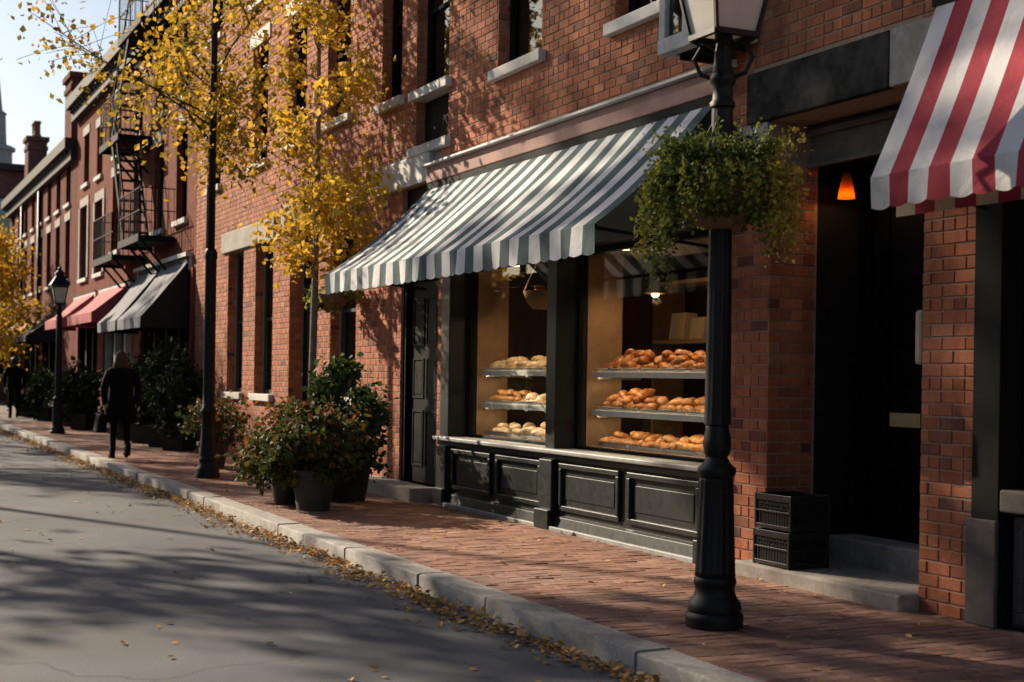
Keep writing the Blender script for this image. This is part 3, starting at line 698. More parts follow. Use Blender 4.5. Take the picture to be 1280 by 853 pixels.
# warm lamps seen in the restaurant window
for (x, z) in ((-30.6, 1.95), (-29.0, 2.0), (-27.9, 1.9), (-31.6, 2.0)):
    t = thing('table_lamp', (x, .55, 0), 'small warm lit lamp glowing in the restaurant window under the grey awning', 'lamp', 'lit lamps in the restaurant window')
    mb = MB(); mb.lathe([(.15, z - .16), (.15, z - .15), (.09, z + .12), (.085, z + .13)], x, .55, 12); mb.build('lamp_shade', 'lamp_warm_far', t, smooth=True)
    mb = MB(); mb.tube([(x, .55, z - .17), (x, .55, .62)], .02, 8); mb.lathe([(.1, .6), (.1, .62), (.03, .66)], x, .55, 12); mb.build('lamp_base', 'brass', t)

Cc = thing('row_house', (-51, 0, 0), 'dark red brick row house with a heavy dark cornice, beyond the fire escape house', 'building')
cw = []
for k in range(8):
    x = -59.2 + k * 2.12; cw += [(x, x + .95, 4.1, 5.85), (x, x + .95, 6.35, 7.6)]
cshop = [(-59.5, -55.2, -.1, 3.1), (-54.6, -50.2, -.1, 3.1), (-49.6, -45.0, -.1, 3.1)]
solid_house(Cc, -60.0, -42.25, 7.95, 'brick_dark', cw + cshop)
for k, g in enumerate(cw): window(Cc, *g, lintel='limestone')
for a in cshop: far_shop(Cc, a[0], a[1], 3.1, 'frame_dark', 3)
for x in (-55.0, -50.0): mb = MB(); mb.tube([(x, -.08, 0), (x, -.08, 7.4)], .07, 8); mb.build('downpipe', 'iron', Cc, smooth=True)
def chimney(parent, x0, x1, y0, y1, z0, z1, mat, pots=3):
    mb = MB(); mb.box(x0, x1, y0, y1, z0, z1); mb.box(x0 - .08, x1 + .08, y0 - .08, y1 + .08, z1 + .001, z1 + .16); mb.box(x0 - .04, x1 + .04, y0 - .04, y1 + .04, z1 - .35, z1 - .2); c = mb.build('chimney', mat, parent)
    for k in range(pots):
        x = x0 + (x1 - x0) * (k + .5) / pots; mb = MB(); mb.lathe([(.15, z1 + .161), (.16, z1 + .22), (.12, z1 + .3), (.11, z1 + .68), (.15, z1 + .7), (.14, z1 + .78)], x, (y0 + y1) / 2, 12); mb.build('chimney_pot', 'clay_pot', c, smooth=True)
chimney(Cc, -45.6, -44.2, .1, 1.0, 7.9, 10.2, 'brick_dark', 0)
chimney(Cc, -58.9, -57.8, .4, 1.1, 7.9, 10.3, 'brick_maroon', 3)
chimney(B, -30.0, -28.8, 2.5, 3.8, 9.2, 10.6, 'brick_dark', 2)
Dd = thing('end_house', (-76, 8, 0), 'maroon brick house closing the street at the far left under the steeple', 'building')
mb = MB(); mb.box(-84, -68, -4.5, 14, -.15, 10.4); mb.build('wall', 'brick_maroon', Dd)
mb = MB(); mb.box(-84.2, -67.7, -4.8, 14.2, 10.401, 10.7); mb.build('cornice', 'cornice_dark', Dd)
for k in range(4):
    for z in (1.2, 4.4, 7.4):
        y = -3.6 + k * 1.9; mb = MB(); mb.box(-67.99, -67.93, y, y + .95, z, z + 1.8); f = mb.build('window', 'frame_dark', Dd)
        mb = MB(); mb.box(-67.925, -67.915, y + .08, y + .87, z + .08, z + 1.72); mb.build('pane', 'window_glass', f)
        mb = MB(); mb.box(-67.99, -67.85, y - .1, y + 1.05, z - .15, z - .002); mb.build('sill', 'limestone', f)
St = thing('church_steeple', (-122, 4.6, 0), 'pale grey church steeple rising at the left edge behind the houses', 'tower')
cx_, cy_ = -122.0, 4.7
mb = MB(); mb.box(cx_ - 2.2, cx_ + 2.2, cy_ - 2.2, cy_ + 2.2, -.2, 14.5); mb.build('tower', 'steeple_stone', St)
mb = MB(); mb.lathe([(2.5, 14.5), (2.5, 15.0), (1.75, 15.2), (1.65, 19.0), (1.9, 19.1), (1.9, 19.4), (1.2, 19.6), (1.1, 22.0), (1.25, 22.1), (.85, 22.4), (.05, 30)], cx_, cy_, 8); mb.build('spire', 'steeple_stone', St)
# opposite side of the street: houses that close it, and trees that shade it
OP = thing('opposite_house', (-30, -18, 0), 'long low brick shop row on the other side of the street', 'building')
mb = MB(); mb.box(-62, 14, -23, -13.5, -.15, 4.4); mb.build('wall', 'brick_rose', OP)
mb = MB(); mb.box(-62.2, 14.2, -23.2, -13.2, 4.401, 4.7); mb.build('cornice', 'cornice_dark', OP)
for k in range(24):
    for z in (.9,):
        x = -60.5 + k * 3.1; mb = MB(); mb.box(x, x + 1.1, -13.49, -13.42, z, z + 1.9); f = mb.build('window', 'frame_dark', OP)
        mb = MB(); mb.box(x + .07, x + 1.03, -13.415, -13.405, z + .07, z + 1.83); mb.build('pane', 'window_glass', f)

# ------------------------------------------------------------------ fire escape
FE = thing('fire_escape', (-34, -.6, 0), 'black iron fire escape with platforms and stair flights on the brick house front', 'fire escape')
def platform(x0, x1, z, y0=-.72, rail=True):
    mb = MB(); mb.box(x0, x1, y0, -.02, z - .05, z); n = int((1.0) / .09)
    mb.box(x0, x1, y0 - .03, y0, z - .12, z + .03); mb.box(x0, x0 + .03, y0, -.02, z - .12, z - .051); mb.box(x1 - .03, x1, y0, -.02, z - .12, z - .051)
    for xx in (x0 + .4, (x0 + x1) / 2, x1 - .4): mb.bar((xx, y0 + .1, z - .06), (xx, -.02, z - .75), .045)
    p = mb.build('platform', 'old_iron', FE)
    if rail:
        mb = MB()
        for zz in (.5, .95):
            mb.bar((x0, y0, z + zz), (x1, y0, z + zz), .022); mb.bar((x0, y0, z + zz), (x0, -.02, z + zz), .022); mb.bar((x1, y0, z + zz), (x1, -.02, z + zz), .022)
        k = int((x1 - x0) / .2)
        for i in range(k + 1): xx = x0 + (x1 - x0) * i / k; mb.bar((xx, y0, z), (xx, y0, z + .95), 0.011 if i % 6 else .03)
        for i in range(7): yy = y0 + (-.05 - y0) * i / 6; mb.bar((x0, yy, z), (x0, yy, z + .95), .011); mb.bar((x1, yy, z), (x1, yy, z + .95), .011)
        mb.build('railing', 'old_iron', p)
def flight(xa, za, xb, zb, y0, y1):
    mb = MB(); n = int(abs(zb - za) / .22)
    mb.bar((xa, y0, za), (xb, y0, zb), .035, .13); mb.bar((xa, y1, za), (xb, y1, zb), .035, .13)
    s = mb.build('stair_flight', 'old_iron', FE)
    mb = MB()
    for i in range(1, n): t = i / n; x = xa + (xb - xa) * t; z = za + (zb - za) * t; mb.box(x - .12, x + .12, y0 + .026, y1 - .026, z - .015, z + .015)
    mb.build('tread', 'old_iron', s)
    mb = MB(); mb.bar((xa, y0, za + .85), (xb, y0, zb + .85), .035)
    for i in range(0, n + 1, 3): t = i / n; x = xa + (xb - xa) * t; z = za + (zb - za) * t; mb.bar((x, y0, z), (x, y0, z + .85), .025)
    mb.build('handrail', 'old_iron', s)
platform(-31.0, -28.7, 4.12); platform(-34.4, -31.75, 3.95); platform(-33.6, -31.2, 6.5); platform(-31.4, -28.8, 8.5)
flight(-30.6, 4.12, -32.2, 6.5, -.70, -.18); flight(-32.2, 6.5, -30.2, 8.5, -.70, -.18)

# ------------------------------------------------------------------ awnings
def awning(label, x0t, x1t, x0f, x1f, zt, zf, zb, proj, stripes, cols, group=None, scallop=True, lining=None, sag=.05, arms=True, yt=-.06, roller='frame_dark', cheeks=None):
    t = thing('awning', ((x0f + x1f) / 2, -proj / 2, zb), label, 'awning', group)
    ns = 5; nd = 10; mb = MB(); N = stripes * ns
    wob = random.Random(int(abs(x0t) * 100))
    amp = [wob.uniform(.5, 1.5) for _ in range(7)]
    def P(i, j):
        s = i / N; d = j / nd; x = (x0t + (x1t - x0t) * s) * (1 - d) + (x0f + (x1f - x0f) * s) * d
        q = 4 * d * (1 - d); rip = (math.sin(s * 9.3 * amp[0] + 1) * .4 + math.sin(s * 23 * amp[1]) * .25 + math.sin(s * 41 * amp[2] + d * 3) * .12)
        return (x, yt + (-proj - yt) * d, zt + (zf - zt) * d - sag * q * (1 + rip) + .006 * rip * d)
    for i in range(N + 1):
        for j in range(nd + 1): mb.v.append(P(i, j))
    for i in range(N):
        for j in range(nd): a = i * (nd + 1) + j; mb.face((a, a + 1, a + nd + 2, a + nd + 1), (i // ns) % 2)
    cn = mb.build('canopy', cols, t, smooth=True)
    mb = MB(); H = zf - zb
    for i in range(N + 1):
        s = i / N; k = (i % ns) / ns; x, y, z = P(i, nd); sc_ = (.016 * abs(math.sin(math.pi * k))) if scallop else 0
        sw = .012 * math.sin(s * 37 + amp[3]) + .008 * math.sin(s * 91)
        for q in range(4): f = q / 3; mb.v.append((x, y - .004 + sw * f, z - (H - .02 + sc_) * f))
    for i in range(N):
        for q in range(3): a = i * 4 + q; mb.face((a, a + 1, a + 5, a + 4), (i // ns) % 2)
    mb.build('valance', cols, t, smooth=True)
    if lining:
        mb = MB()
        for i in range(N + 1):
            s = i / N; x = x0f + .03 + (x1f - x0f - .06) * s; mb.v += [(x, -proj + .16, zf - .02), (x, -proj + .16, zb - .02)]
        for i in range(N): mb.face((2 * i, 2 * i + 1, 2 * i + 3, 2 * i + 2), (i // ns) % 2)
        mb.build('inner_valance', lining, t)
    mb = MB(); mb.tube([(x0f + .03, -proj + .015, zf - .012), (x1f - .03, -proj + .015, zf - .012)], .018, 8); mb.build('front_bar', roller, t, smooth=True)
    if arms:
        for x in (x0f + .08, x1f - .08):
            mb = MB(); mb.tube([(x, -proj + .03, zf - .02), (x, -.02, zf - .12)], .014, 8); mb.build('arm', roller, t, smooth=True)
    mb = MB(); mb.box(x0t - .02, x1t + .02, yt - .03, -.035, zt - .03, zt + .06); mb.build('head_rail', roller, t)
    if cheeks:
        for xt, xf in ((x0t, x0f), (x1t, x1f)):
            mb = MB(); mb.v = [(xt, -.06, zt - .02), (xf, -proj + .01, zf - .01), (xf, -proj + .01, zb + .02), (xt, -.06, zb + .02)]; mb.face((0, 1, 2, 3)); mb.build('cheek', cheeks, t)
    return t
awning('wide green and white striped awning over the bakery window', -14.95, -9.12, -15.18, -8.93, 3.53, 2.51, 2.28, 1.2, 35, ['cloth_green', 'cloth_white'])
awning('red and white striped awning over the timber shop front at right', -6.72, -2.2, -6.44, -1.95, 3.72, 2.565, 2.37, .78, 28, ['cloth_ivory', 'cloth_red'], lining=['lining', 'cloth_red'], sag=.02)
awning('grey canvas awning, the left one of two over the restaurant', -32.2, -29.95, -32.2, -29.95, 3.55, 2.45, 2.22, .95, 6, ['grey_canvas', 'grey_canvas'], 'grey awnings over the restaurant', False, cheeks='black_canvas')
awning('grey canvas awning with its dark side panel nearest the tall lamp pole', -29.75, -27.25, -29.75, -27.25, 3.55, 2.45, 2.22, .95, 8, ['grey_canvas', 'grey_canvas'], 'grey awnings over the restaurant', False, cheeks='black_canvas')
awning('rose red canvas awning beside the grey awnings', -37.2, -33.4, -37.2, -33.4, 3.45, 2.75, 2.5, .9, 8, ['rose_canvas', 'rose_canvas'], 'red awnings', False, cheeks='rose_canvas')
awning('rose red canvas awning farther along, above the second lamp', -41.5, -38.2, -41.5, -38.2, 3.45, 2.75, 2.5, .9, 8, ['rose_canvas', 'rose_canvas'], 'red awnings', False, cheeks='rose_canvas')
awning('black canvas awning on the dark red house', -49.5, -45.2, -49.5, -45.2, 3.1, 2.45, 2.25, 1.0, 8, ['black_canvas', 'black_canvas'], None, False, cheeks='black_canvas')
awning('tan canvas awning at the far end of the dark red house', -59.4, -50.5, -59.4, -50.5, 3.1, 2.5, 2.3, 1.0, 10, ['tan_canvas', 'rose_canvas'], None, False, cheeks='tan_canvas')

# ------------------------------------------------------------------ box bay on the wall behind the lantern
bx = thing('bay_window', (-8.8, -.2, 3.9), 'pale framed box bay window on the upper wall just behind the street lantern', 'window')
X0, X1, Y0, Z0, Z1 = -9.40, -8.65, -.42, 3.88, 5.6
mb = MB(); t_ = .09
for x in (X0, (X0 + X1) / 2 - t_ / 2, X1 - t_): mb.box(x, x + t_, Y0, Y0 + t_, Z0 + .12, Z1)
mb.box(X0, X1, Y0 - .01, Y0 + t_ + .01, Z0, Z0 + .119); mb.box(X0, X1, Y0, Y0 + t_, Z1 + .001, Z1 + .12)
for x in (X0, X1 - t_): mb.box(x + .001, x + t_ - .001, Y0 + t_ + .011, -.02, Z0 + .001, Z0 + .118); mb.box(x + .001, x + t_ - .001, Y0 + t_ + .001, -.02, Z1 + .002, Z1 + .119)
bevel(mb.build('bay_frame', 'white_lead', bx), .008)
mb = MB()
for a in (X0 + t_, (X0 + X1) / 2 + t_ / 2): mb.box(a, a + (X1 - X0) / 2 - 1.5 * t_, Y0 + .04, Y0 + .046, Z0 + .12, Z1)
mb.box(X1 - .05, X1 - .044, Y0 + t_, -.02, Z0 + .12, Z1); mb.box(X0 + .044, X0 + .05, Y0 + t_, -.02, Z0 + .12, Z1); mb.build('pane', 'window_glass', bx)
mb = MB(); mb.box(X0 + .1, X1 - .1, Y0 + .12, -.02, Z0 + .02, Z0 + .06)
for k in range(3): x = X0 + .12 + k * .24; mb.box(x, x + .04, Y0 + .12, -.02, Z0 - .04, Z0 + .019)
mb.build('soffit', 'frame_dark', bx)
mb = MB(); mb.box(X0 + .06, X1 - .06, -.06, -.02, Z0 + .08, Z1); mb.build('back_panel', 'dark_room', bx)
mb = MB(); mb.hexa([(X0 - .06, Y0 - .06, Z1 + .121), (X1 + .06, Y0 - .06, Z1 + .121), (X1 + .06, -.02, Z1 + .121), (X0 - .06, -.02, Z1 + .121), (X0 - .02, Y0 + .05, Z1 + .2), (X1 + .02, Y0 + .05, Z1 + .2), (X1 + .02, -.02, Z1 + .4), (X0 - .02, -.02, Z1 + .4)]); mb.build('roof', 'cornice_dark', bx)
# ------------------------------------------------------------------ lamp posts
def lamp_post(x, y, label, k=1.0, full=True, lk=1.0, group='black lamp posts on the pavement'):
    t = thing('street_lamp', (x, y, 0), label, 'street lamp', group)
    Z = lambda z: z * k
    mb = MB(); mb.lathe([(0.1624, -.01), (0.1653, Z(.05)), (0.1624, Z(.075)), (0.1493, Z(.085)), (0.1539, Z(.11)), (0.1453, Z(.14)), (0.1225, Z(.175)), (0.1111, Z(.21)), (0.114, Z(.235)), (0.1225, Z(.25)), (0.1197, Z(.275)), (0.1083, Z(.29))], x, y, 36); mb.build('base', 'iron', t); auto_smooth(t.children[-1], 50)
    mb = MB(); n = 48
    mb.lathe([(0.118, Z(.291)), (0.1161, Z(.32)), (0.1053, Z(.60)), (0.09576, Z(.83)), (0.09576, Z(.845))], x, y, n, flute=12, depth=.10, fr=(Z(.32), Z(.83))); mb.build('column_base', 'iron', t, smooth=True)
    mb = MB(); mb.lathe([(0.0912, Z(.846)), (0.1054, Z(.865)), (0.1111, Z(.885)), (0.1083, Z(.905)), (0.08835, Z(.92)), (0.0684, Z(.945)), (0.05985, Z(.965)), (0.07125, Z(.985)), (0.0798, Z(1.03)), (0.07695, Z(1.08)), (0.06555, Z(1.12)), (0.0684, Z(1.135)), (0.05985, Z(1.15))], x, y, 32); o = mb.build('collar', 'iron', t); auto_smooth(o, 50)
    mb = MB(); mb.lathe([(0.07601, Z(1.151)), (0.07384, Z(1.3)), (0.06153, Z(2.6)), (0.06008, Z(2.95)), (0.07239, Z(2.96)), (0.07239, Z(2.985)), (0.05791, Z(3.0)), (0.05646, Z(3.08)), (0.07239, Z(3.10)), (0.07601, Z(3.13)), (0.06153, Z(3.16)), (0.05067, Z(3.2)), (0.04705, Z(3.3))], x, y, 40, flute=10, depth=.10, fr=(Z(1.2), Z(2.9))); o = mb.build('shaft', 'iron', t); auto_smooth(o, 50)
    if full:
        lz = Z(3.36) if lk == 1 else Z(3.32); b0, b1, H = .135 * lk, .225 * lk, .52 * lk
        mb = MB()
        for sx, sy in ((1, 1), (1, -1), (-1, 1), (-1, -1)):
            mb.tube([(x + sx * .03, y + sy * .03, Z(3.12)), (x + sx * .09, y + sy * .09, Z(3.15)), (x + sx * .12, y + sy * .12, Z(3.24)), (x + sx * .09, y + sy * .09, Z(3.31)), (x + sx * .14, y + sy * .14, lz + .0)], .013, 8)
            mb.bar((x + sx * .03, y + sy * .03, Z(3.29)), (x + sx * (b0 - .02), y + sy * (b0 - .02), lz + .01), .022)
        mb.lathe([(.04, Z(3.29)), (.055, Z(3.31)), (.05, lz + .015)], x, y, 20)
        mb.build('lantern_bracket', 'iron', t)
        mb = MB(); c4 = [(1, -1), (1, 1), (-1, 1), (-1, -1)]
        for i, (sx, sy) in enumerate(c4):
            tx, ty = c4[(i + 1) % 4]
            mb.bar((x + sx * b0, y + sy * b0, lz), (x + sx * b1, y + sy * b1, lz + H), .02)
            for bb, zz, w_ in ((b0, lz, .032), (b1, lz + H, .038)): mb.bar((x + sx * bb, y + sy * bb, zz), (x + tx * bb, y + ty * bb, zz), w_)
        ln = mb.build('lantern', 'iron', t)
        for i, (sx, sy) in enumerate(c4):
            tx, ty = c4[(i + 1) % 4]; a, c = b0 - .006, b1 - .006; mb = MB(); e = .92
            lo = lambda q, f: (x + q[0] * f, y + q[1] * f)
            P = [(*lo((sx, sy), a), lz + .01), (*lo((tx, ty), a), lz + .01), (*lo((tx, ty), c), lz + H - .01), (*lo((sx, sy), c), lz + H - .01)]
            Q = [(*lo((sx, sy), a - .006), lz + .01), (*lo((tx, ty), a - .006), lz + .01), (*lo((tx, ty), c - .006), lz + H - .01), (*lo((sx, sy), c - .006), lz + H - .01)]
            mb.v = P + Q; mb.face((0, 1, 2, 3)); mb.face((7, 6, 5, 4))
            for k_ in range(4): k2 = (k_ + 1) % 4; mb.face((k_, 4 + k_, 4 + k2, k2))
            mb.build('lantern_pane', 'frosted_glass', ln)
        mb = MB(); mb.tube([(x, y, lz + .02), (x, y, lz + .34)], [.035, .03], 12); mb.lathe([(.05, lz + .33), (.06, lz + .40), (.03, lz + .5)], x, y, 12); mb.build('gas_mantle', 'white_paper', ln, smooth=True)
        mb = MB(); zz = lz + H + .03
        prev = None
        for r_, z_ in ((b1 + .05, zz), (b1 + .035, zz + .025), (.09, zz + .20), (.085, zz + .24), (.11, zz + .255), (.04, zz + .34)):
            n0 = len(mb.v); mb.v += [(x + sx * r_, y + sy * r_, z_) for sx, sy in c4]
            if prev is not None:
                for k_ in range(4): k2 = (k_ + 1) % 4; mb.face((prev + k_, prev + k2, n0 + k2, n0 + k_))
            else: mb.face((n0 + 3, n0 + 2, n0 + 1, n0))
            prev = n0
        mb.face((prev, prev + 1, prev + 2, prev + 3)); mb.lathe([(.03, zz + .341), (.045, zz + .37), (.015, zz + .42), (.004, zz + .48)], x, y, 12); mb.build('lantern_roof', 'iron', ln)
    return t
lamp_post(-6.83, -1.53, 'black fluted street lamp in the foreground with a hanging flower basket on it')
lamp_post(-32.9, -1.67, 'smaller black street lamp far along the pavement near the walking woman', .87, lk=.72)
# tall pole with a lamp post foot, running out of the picture
px_, py_ = -18.86, -1.61
t = thing('lamp_pole', (px_, py_, 0), 'tall dark pole with a flared iron foot beside the small potted shrub', 'pole')
mb = MB(); mb.lathe([(0.1624, -.01), (0.1653, .05), (0.1493, .085), (0.1539, .11), (0.1425, .14), (0.114, .19), (0.1111, .235), (0.1225, .25), (0.1083, .29)], px_, py_, 32); o = mb.build('base', 'iron', t); auto_smooth(o, 50)
mb = MB(); mb.lathe([(0.1083, .291), (0.09405, .6), (0.0855, .83), (0.1083, .86), (0.1083, .9), (0.0798, .95), (0.07695, 1.1), (0.07524, 2.9), (0.0855, 2.93), (0.0855, 3.0), (0.0627, 3.05)], px_, py_, 40, flute=12, depth=.08, fr=(.3, .8)); o = mb.build('lower_column', 'iron', t); auto_smooth(o, 50)
mb = MB(); mb.lathe([(0.05016, 3.051), (0.04275, 6.0), (0.0342, 9.0)], px_, py_, 20); mb.tube([(px_, py_, 8.9), (px_ - .1, py_ - .7, 9.3), (px_ - .1, py_ - 1.8, 9.4)], .04, 8); mb.build('shaft', 'iron', t, smooth=True)
mb = MB(); mb.lathe([(.05, 9.25), (.14, 9.28), (.16, 9.36), (.05, 9.45)], px_ - .1, py_ - 1.8, 16); mb.build('lamp_head', 'iron', t, smooth=True)

# ------------------------------------------------------------------ shelves, trays and pastries in the window
PZ = random.Random(99)
def shelf(x0, x1, y0, y1, z, label, k=0):
    t = thing('display_shelf', ((x0 + x1) / 2, y0, z), label, 'shelf', 'glass fronted display shelves')
    mb = MB(); mb.box(x0, x1, y0, y1, z - .012, z); mb.build('shelf_board', 'shop_glass', t)
    mb = MB(); mb.box(x0, x1, y0 - .012, y0 - .001, z - .04, z + .012); bevel(mb.build('front_rail', 'shelf_metal', t), .003)
    mb = MB(); mb.box(x0 + .04, x1 - .04, y0 + .004, y0 + .018, z - .03, z - .0125); mb.build('light_strip', 'strip_warm', t)
    l = bpy.data.lights.new('lamp_light', 'AREA'); l.shape = 'RECTANGLE'; l.size = x1 - x0 - .1; l.size_y = .02; l.energy = 1.5 * (x1 - x0); l.color = (1, .74, .46); lo = bpy.data.objects.new('lamp_light', l); C.objects.link(lo); lo.parent = t; lo.location = (0, .02, -.034); lo.rotation_euler = (R(38), 0, 0)
    for xx in (x0 + .05, x1 - .05): mb = MB(); mb.box(xx - .012, xx + .012, y0 + .02, y1, z - .06, z - .0121); mb.build('bracket', 'steel', t)
    if k:
        for i in range(k):
            xx = x0 + (x1 - x0) * (i + .6) / k; mb = MB(); mb.box(xx - .03, xx + .03, y0 - .018, y0 - .0125, z - .05, z + .0); mb.build('price_holder', 'white_paper', t)
    return t
def tray(x0, x1, y0, y1, z, label, group):
    t = thing('baking_tray', ((x0 + x1) / 2, y0, z), label, 'tray', group)
    mb = MB(); h = .03; w_ = .006
    mb.box(x0, x1, y0, y1, z + .001, z + .006); mb.box(x0, x1, y0, y0 + w_, z + .0061, z + h); mb.box(x0, x1, y1 - w_, y1, z + .0061, z + h); mb.box(x0, x0 + w_, y0 + w_, y1 - w_, z + .0061, z + h); mb.box(x1 - w_, x1, y0 + w_, y1 - w_, z + .0061, z + h)
    mb.build('pan', 'tray_metal', t)
    mb = MB(); n = 10
    for i in range(n + 1):
        x = x0 + .012 + (x1 - x0 - .024) * i / n
        for (y, zz) in ((y0 - .004, z + h + .012 + PZ.uniform(-.006, .01)), (y0 + .012, z + h + .002), (y0 + .02, z + .009), (y1 - .02, z + .009), (y1 - .01, z + h)): mb.v.append((x, y + PZ.uniform(-.003, .003), zz))
    for i in range(n):
        for k in range(4): a = i * 5 + k; mb.face((a, a + 1, a + 6, a + 5))
    mb.build('paper_liner', 'white_paper', t)
    return t
def croissant_mesh(mat, seed):
    r = random.Random(seed); mb = MB(); seg, rings = 10, 15; bend = r.uniform(.5, .9)
    for i in range(rings):
        s = i / (rings - 1) * 2 - 1; rad = .034 * (1 - abs(s) ** 2.2 * .78) * (1 + .10 * (1 if i % 3 == 0 else -.4)); a = s * bend
        cx, cy = math.sin(a) * .085 / max(bend, .3) * .75, -.06 * (1 - math.cos(a * 1.3)) / 1.0
        for k in range(seg):
            t = 2 * math.pi * k / seg; o = math.cos(t) * rad; z = math.sin(t) * rad * .85 + .026
            mb.v.append((cx + math.sin(a) * o * .7, cy + math.cos(a) * o, max(0, z)))
    for i in range(rings - 1):
        for k in range(seg): k2 = (k + 1) % seg; q = i * seg; mb.face((q + k, q + seg + k, q + seg + k2, q + k2))
    mb.face(tuple(range(seg))); mb.face(tuple((rings - 1) * seg + k for k in range(seg))[::-1])
    me = bpy.data.meshes.new('croissant'); me.from_pydata(mb.v, [], mb.f); me.materials.append(M[mat]); me.polygons.foreach_set('use_smooth', [True] * len(mb.f)); return me
def loaf_mesh(mat, seed, L=.16, W=.09, H=.07, cuts=3):
    r = random.Random(seed); mb = MB(); seg, rings = 12, 17
    for i in range(rings):
        s = i / (rings - 1) * 2 - 1; rad = max(.05, (1 - abs(s) ** 2.6)) ** .5; dip = .12 * max(0, math.cos(s * cuts * math.pi)) ** 6
        for k in range(seg):
            t = 2 * math.pi * k / seg; up = max(0, math.sin(t)); zz = math.sin(t) * H * .55 * rad * (1 - dip * up * 2) + H * .38
            mb.v.append((s * L / 2, math.cos(t) * W / 2 * rad * (1 + r.uniform(-.03, .03)), max(0, zz)))
    for i in range(rings - 1):
        for k in range(seg): k2 = (k + 1) % seg; q = i * seg; mb.face((q + k, q + seg + k, q + seg + k2, q + k2))
    mb.face(tuple(range(seg))); mb.face(tuple((rings - 1) * seg + k for k in range(seg))[::-1])
    me = bpy.data.meshes.new('loaf'); me.from_pydata(mb.v, [], mb.f); me.materials.append(M[mat]); me.polygons.foreach_set('use_smooth', [True] * len(mb.f)); return me
def bun_mesh(mat, seed, rr=.05, h=.05):
    mb = MB(); prof = [(rr * .8, 0), (rr, h * .25), (rr * .95, h * .55), (rr * .7, h * .85), (rr * .45, h * .8), (rr * .25, h * .95), (rr * .05, h)]
    mb.lathe(prof, 0, 0, 16, flute=5 if seed % 2 else 0, depth=.1, fr=(.005, h)); me = bpy.data.meshes.new('bun'); me.from_pydata(mb.v, [], mb.f); me.materials.append(M[mat]); me.polygons.foreach_set('use_smooth', [True] * len(mb.f)); return me
crs_d = [croissant_mesh('crust_dark', i) for i in range(3)]; crs_g = [croissant_mesh('crust_golden', i + 9) for i in range(3)]
loaf_p = [loaf_mesh('crust_pale', i) for i in range(3)]; loaf_g = [loaf_mesh('crust_golden', i + 5, .15, .075, .06, 4) for i in range(3)]
bun_p = [bun_mesh('crust_golden', i) for i in range(2)]; bun_w = [bun_mesh('crust_pale', i) for i in range(2)]
def fill(name, cat, meshes, x0, x1, y0, y1, z, nx, ny, label, group, pile=0, scl=1.0, rot=.5, base_rot=0.0):
    for lay_ in range(1 + pile):
        mx, my = nx - lay_ * 2 if pile else nx, max(1, ny - lay_)
        for i in range(mx):
            for j in range(my):
                fx = (i + .5 + PZ.uniform(-.28, .28)) / mx; fy = (j + .5 + PZ.uniform(-.22, .22)) / my; ins = .03 + lay_ * .05
                o = link(name, PZ.choice(meshes)); s = scl * PZ.uniform(.88, 1.14)
                o.location = (x0 + ins + (x1 - x0 - 2 * ins) * fx, y0 + ins * .7 + (y1 - y0 - 1.4 * ins) * fy, z + .01 + lay_ * .036 * scl + PZ.uniform(0, .006)); o.scale = (s, s, s * PZ.uniform(.9, 1.1))
                o.rotation_euler = (PZ.uniform(-.2, .2) * (1 + lay_), PZ.uniform(-.2, .2) * (1 + lay_), base_rot + PZ.gauss(0, rot)); tag(o, label, cat, group)
YS0, YS1 = .30, .78
lx0, lx1, rx0, rx1 = -14.22, -12.0, -11.68, -9.26
S = [1.46, 1.11]
shelf(lx0, lx1, YS0, YS1, S[0], 'upper bright metal shelf in the left bakery window', 5); shelf(lx0, lx1, YS0, YS1, S[1], 'lower bright metal shelf in the left bakery window', 5)
shelf(rx0, rx1, YS0, YS1, S[0] - .005, 'upper bright metal shelf in the right bakery window'); shelf(rx0, rx1, YS0, YS1, S[1] - .01, 'lower bright metal shelf in the right bakery window')
def row(x0, x1, z, n, where, spec, g, yo=0):
    W = (x1 - x0) / n
    for k in range(n):
        a, b = x0 + k * W + .012, x0 + (k + 1) * W - .012
        pos = {1: '', 2: ['left ', 'right '], 3: ['left ', 'middle ', 'right '], 4: ['leftmost ', 'second ', 'third ', 'rightmost ']}[n]
        tray(a, b, YS0 + .015 + yo, YS1 - .02, z, f'{pos[k] if n > 1 else ""}paper lined tray on the {where}', 'paper lined trays in the bakery window')
        fill(*spec[k % len(spec)](a, b, z, f'{pos[k]}tray on the {where}'))
fy = lambda yo=0: (YS0 + .03 + yo, YS1 - .04)
lp = lambda a, b, z, w_: ('bread_loaf', 'bread', loaf_p, a, b, *fy(), z, 3, 2, f'pale flour dusted loaf in the {w_}', f'pale loaves in the {w_}', 1, 1.55, .3, 1.2)
cd_ = lambda a, b, z, w_: ('croissant', 'pastry', crs_d, a, b, *fy(), z, 8, 3, f'dark golden croissant heaped in the {w_}', f'croissants in the {w_}', 2, 1.5, .7, 0)
cg_ = lambda a, b, z, w_: ('croissant', 'pastry', crs_g, a, b, *fy(), z, 5, 3, f'golden croissant laid out in the {w_}', f'croissants in the {w_}', 1, 1.5, .5, 0)
lg_ = lambda a, b, z, w_: ('bread_roll', 'bread', loaf_g, a, b, *fy(), z, 5, 2, f'long golden roll in the {w_}', f'long rolls in the {w_}', 1, 1.3, .2, 1.4)
bp_ = lambda a, b, z, w_: ('bun', 'pastry', bun_p, a, b, *fy(), z, 4, 3, f'round golden bun in the {w_}', f'round buns in the {w_}', 1, 1.35, 1, 0)
bw_ = lambda a, b, z, w_: ('bun', 'pastry', bun_w, a, b, *fy(), z, 4, 3, f'pale sugared bun in the {w_}', f'sugared buns in the {w_}', 1, 1.35, 1, 0)
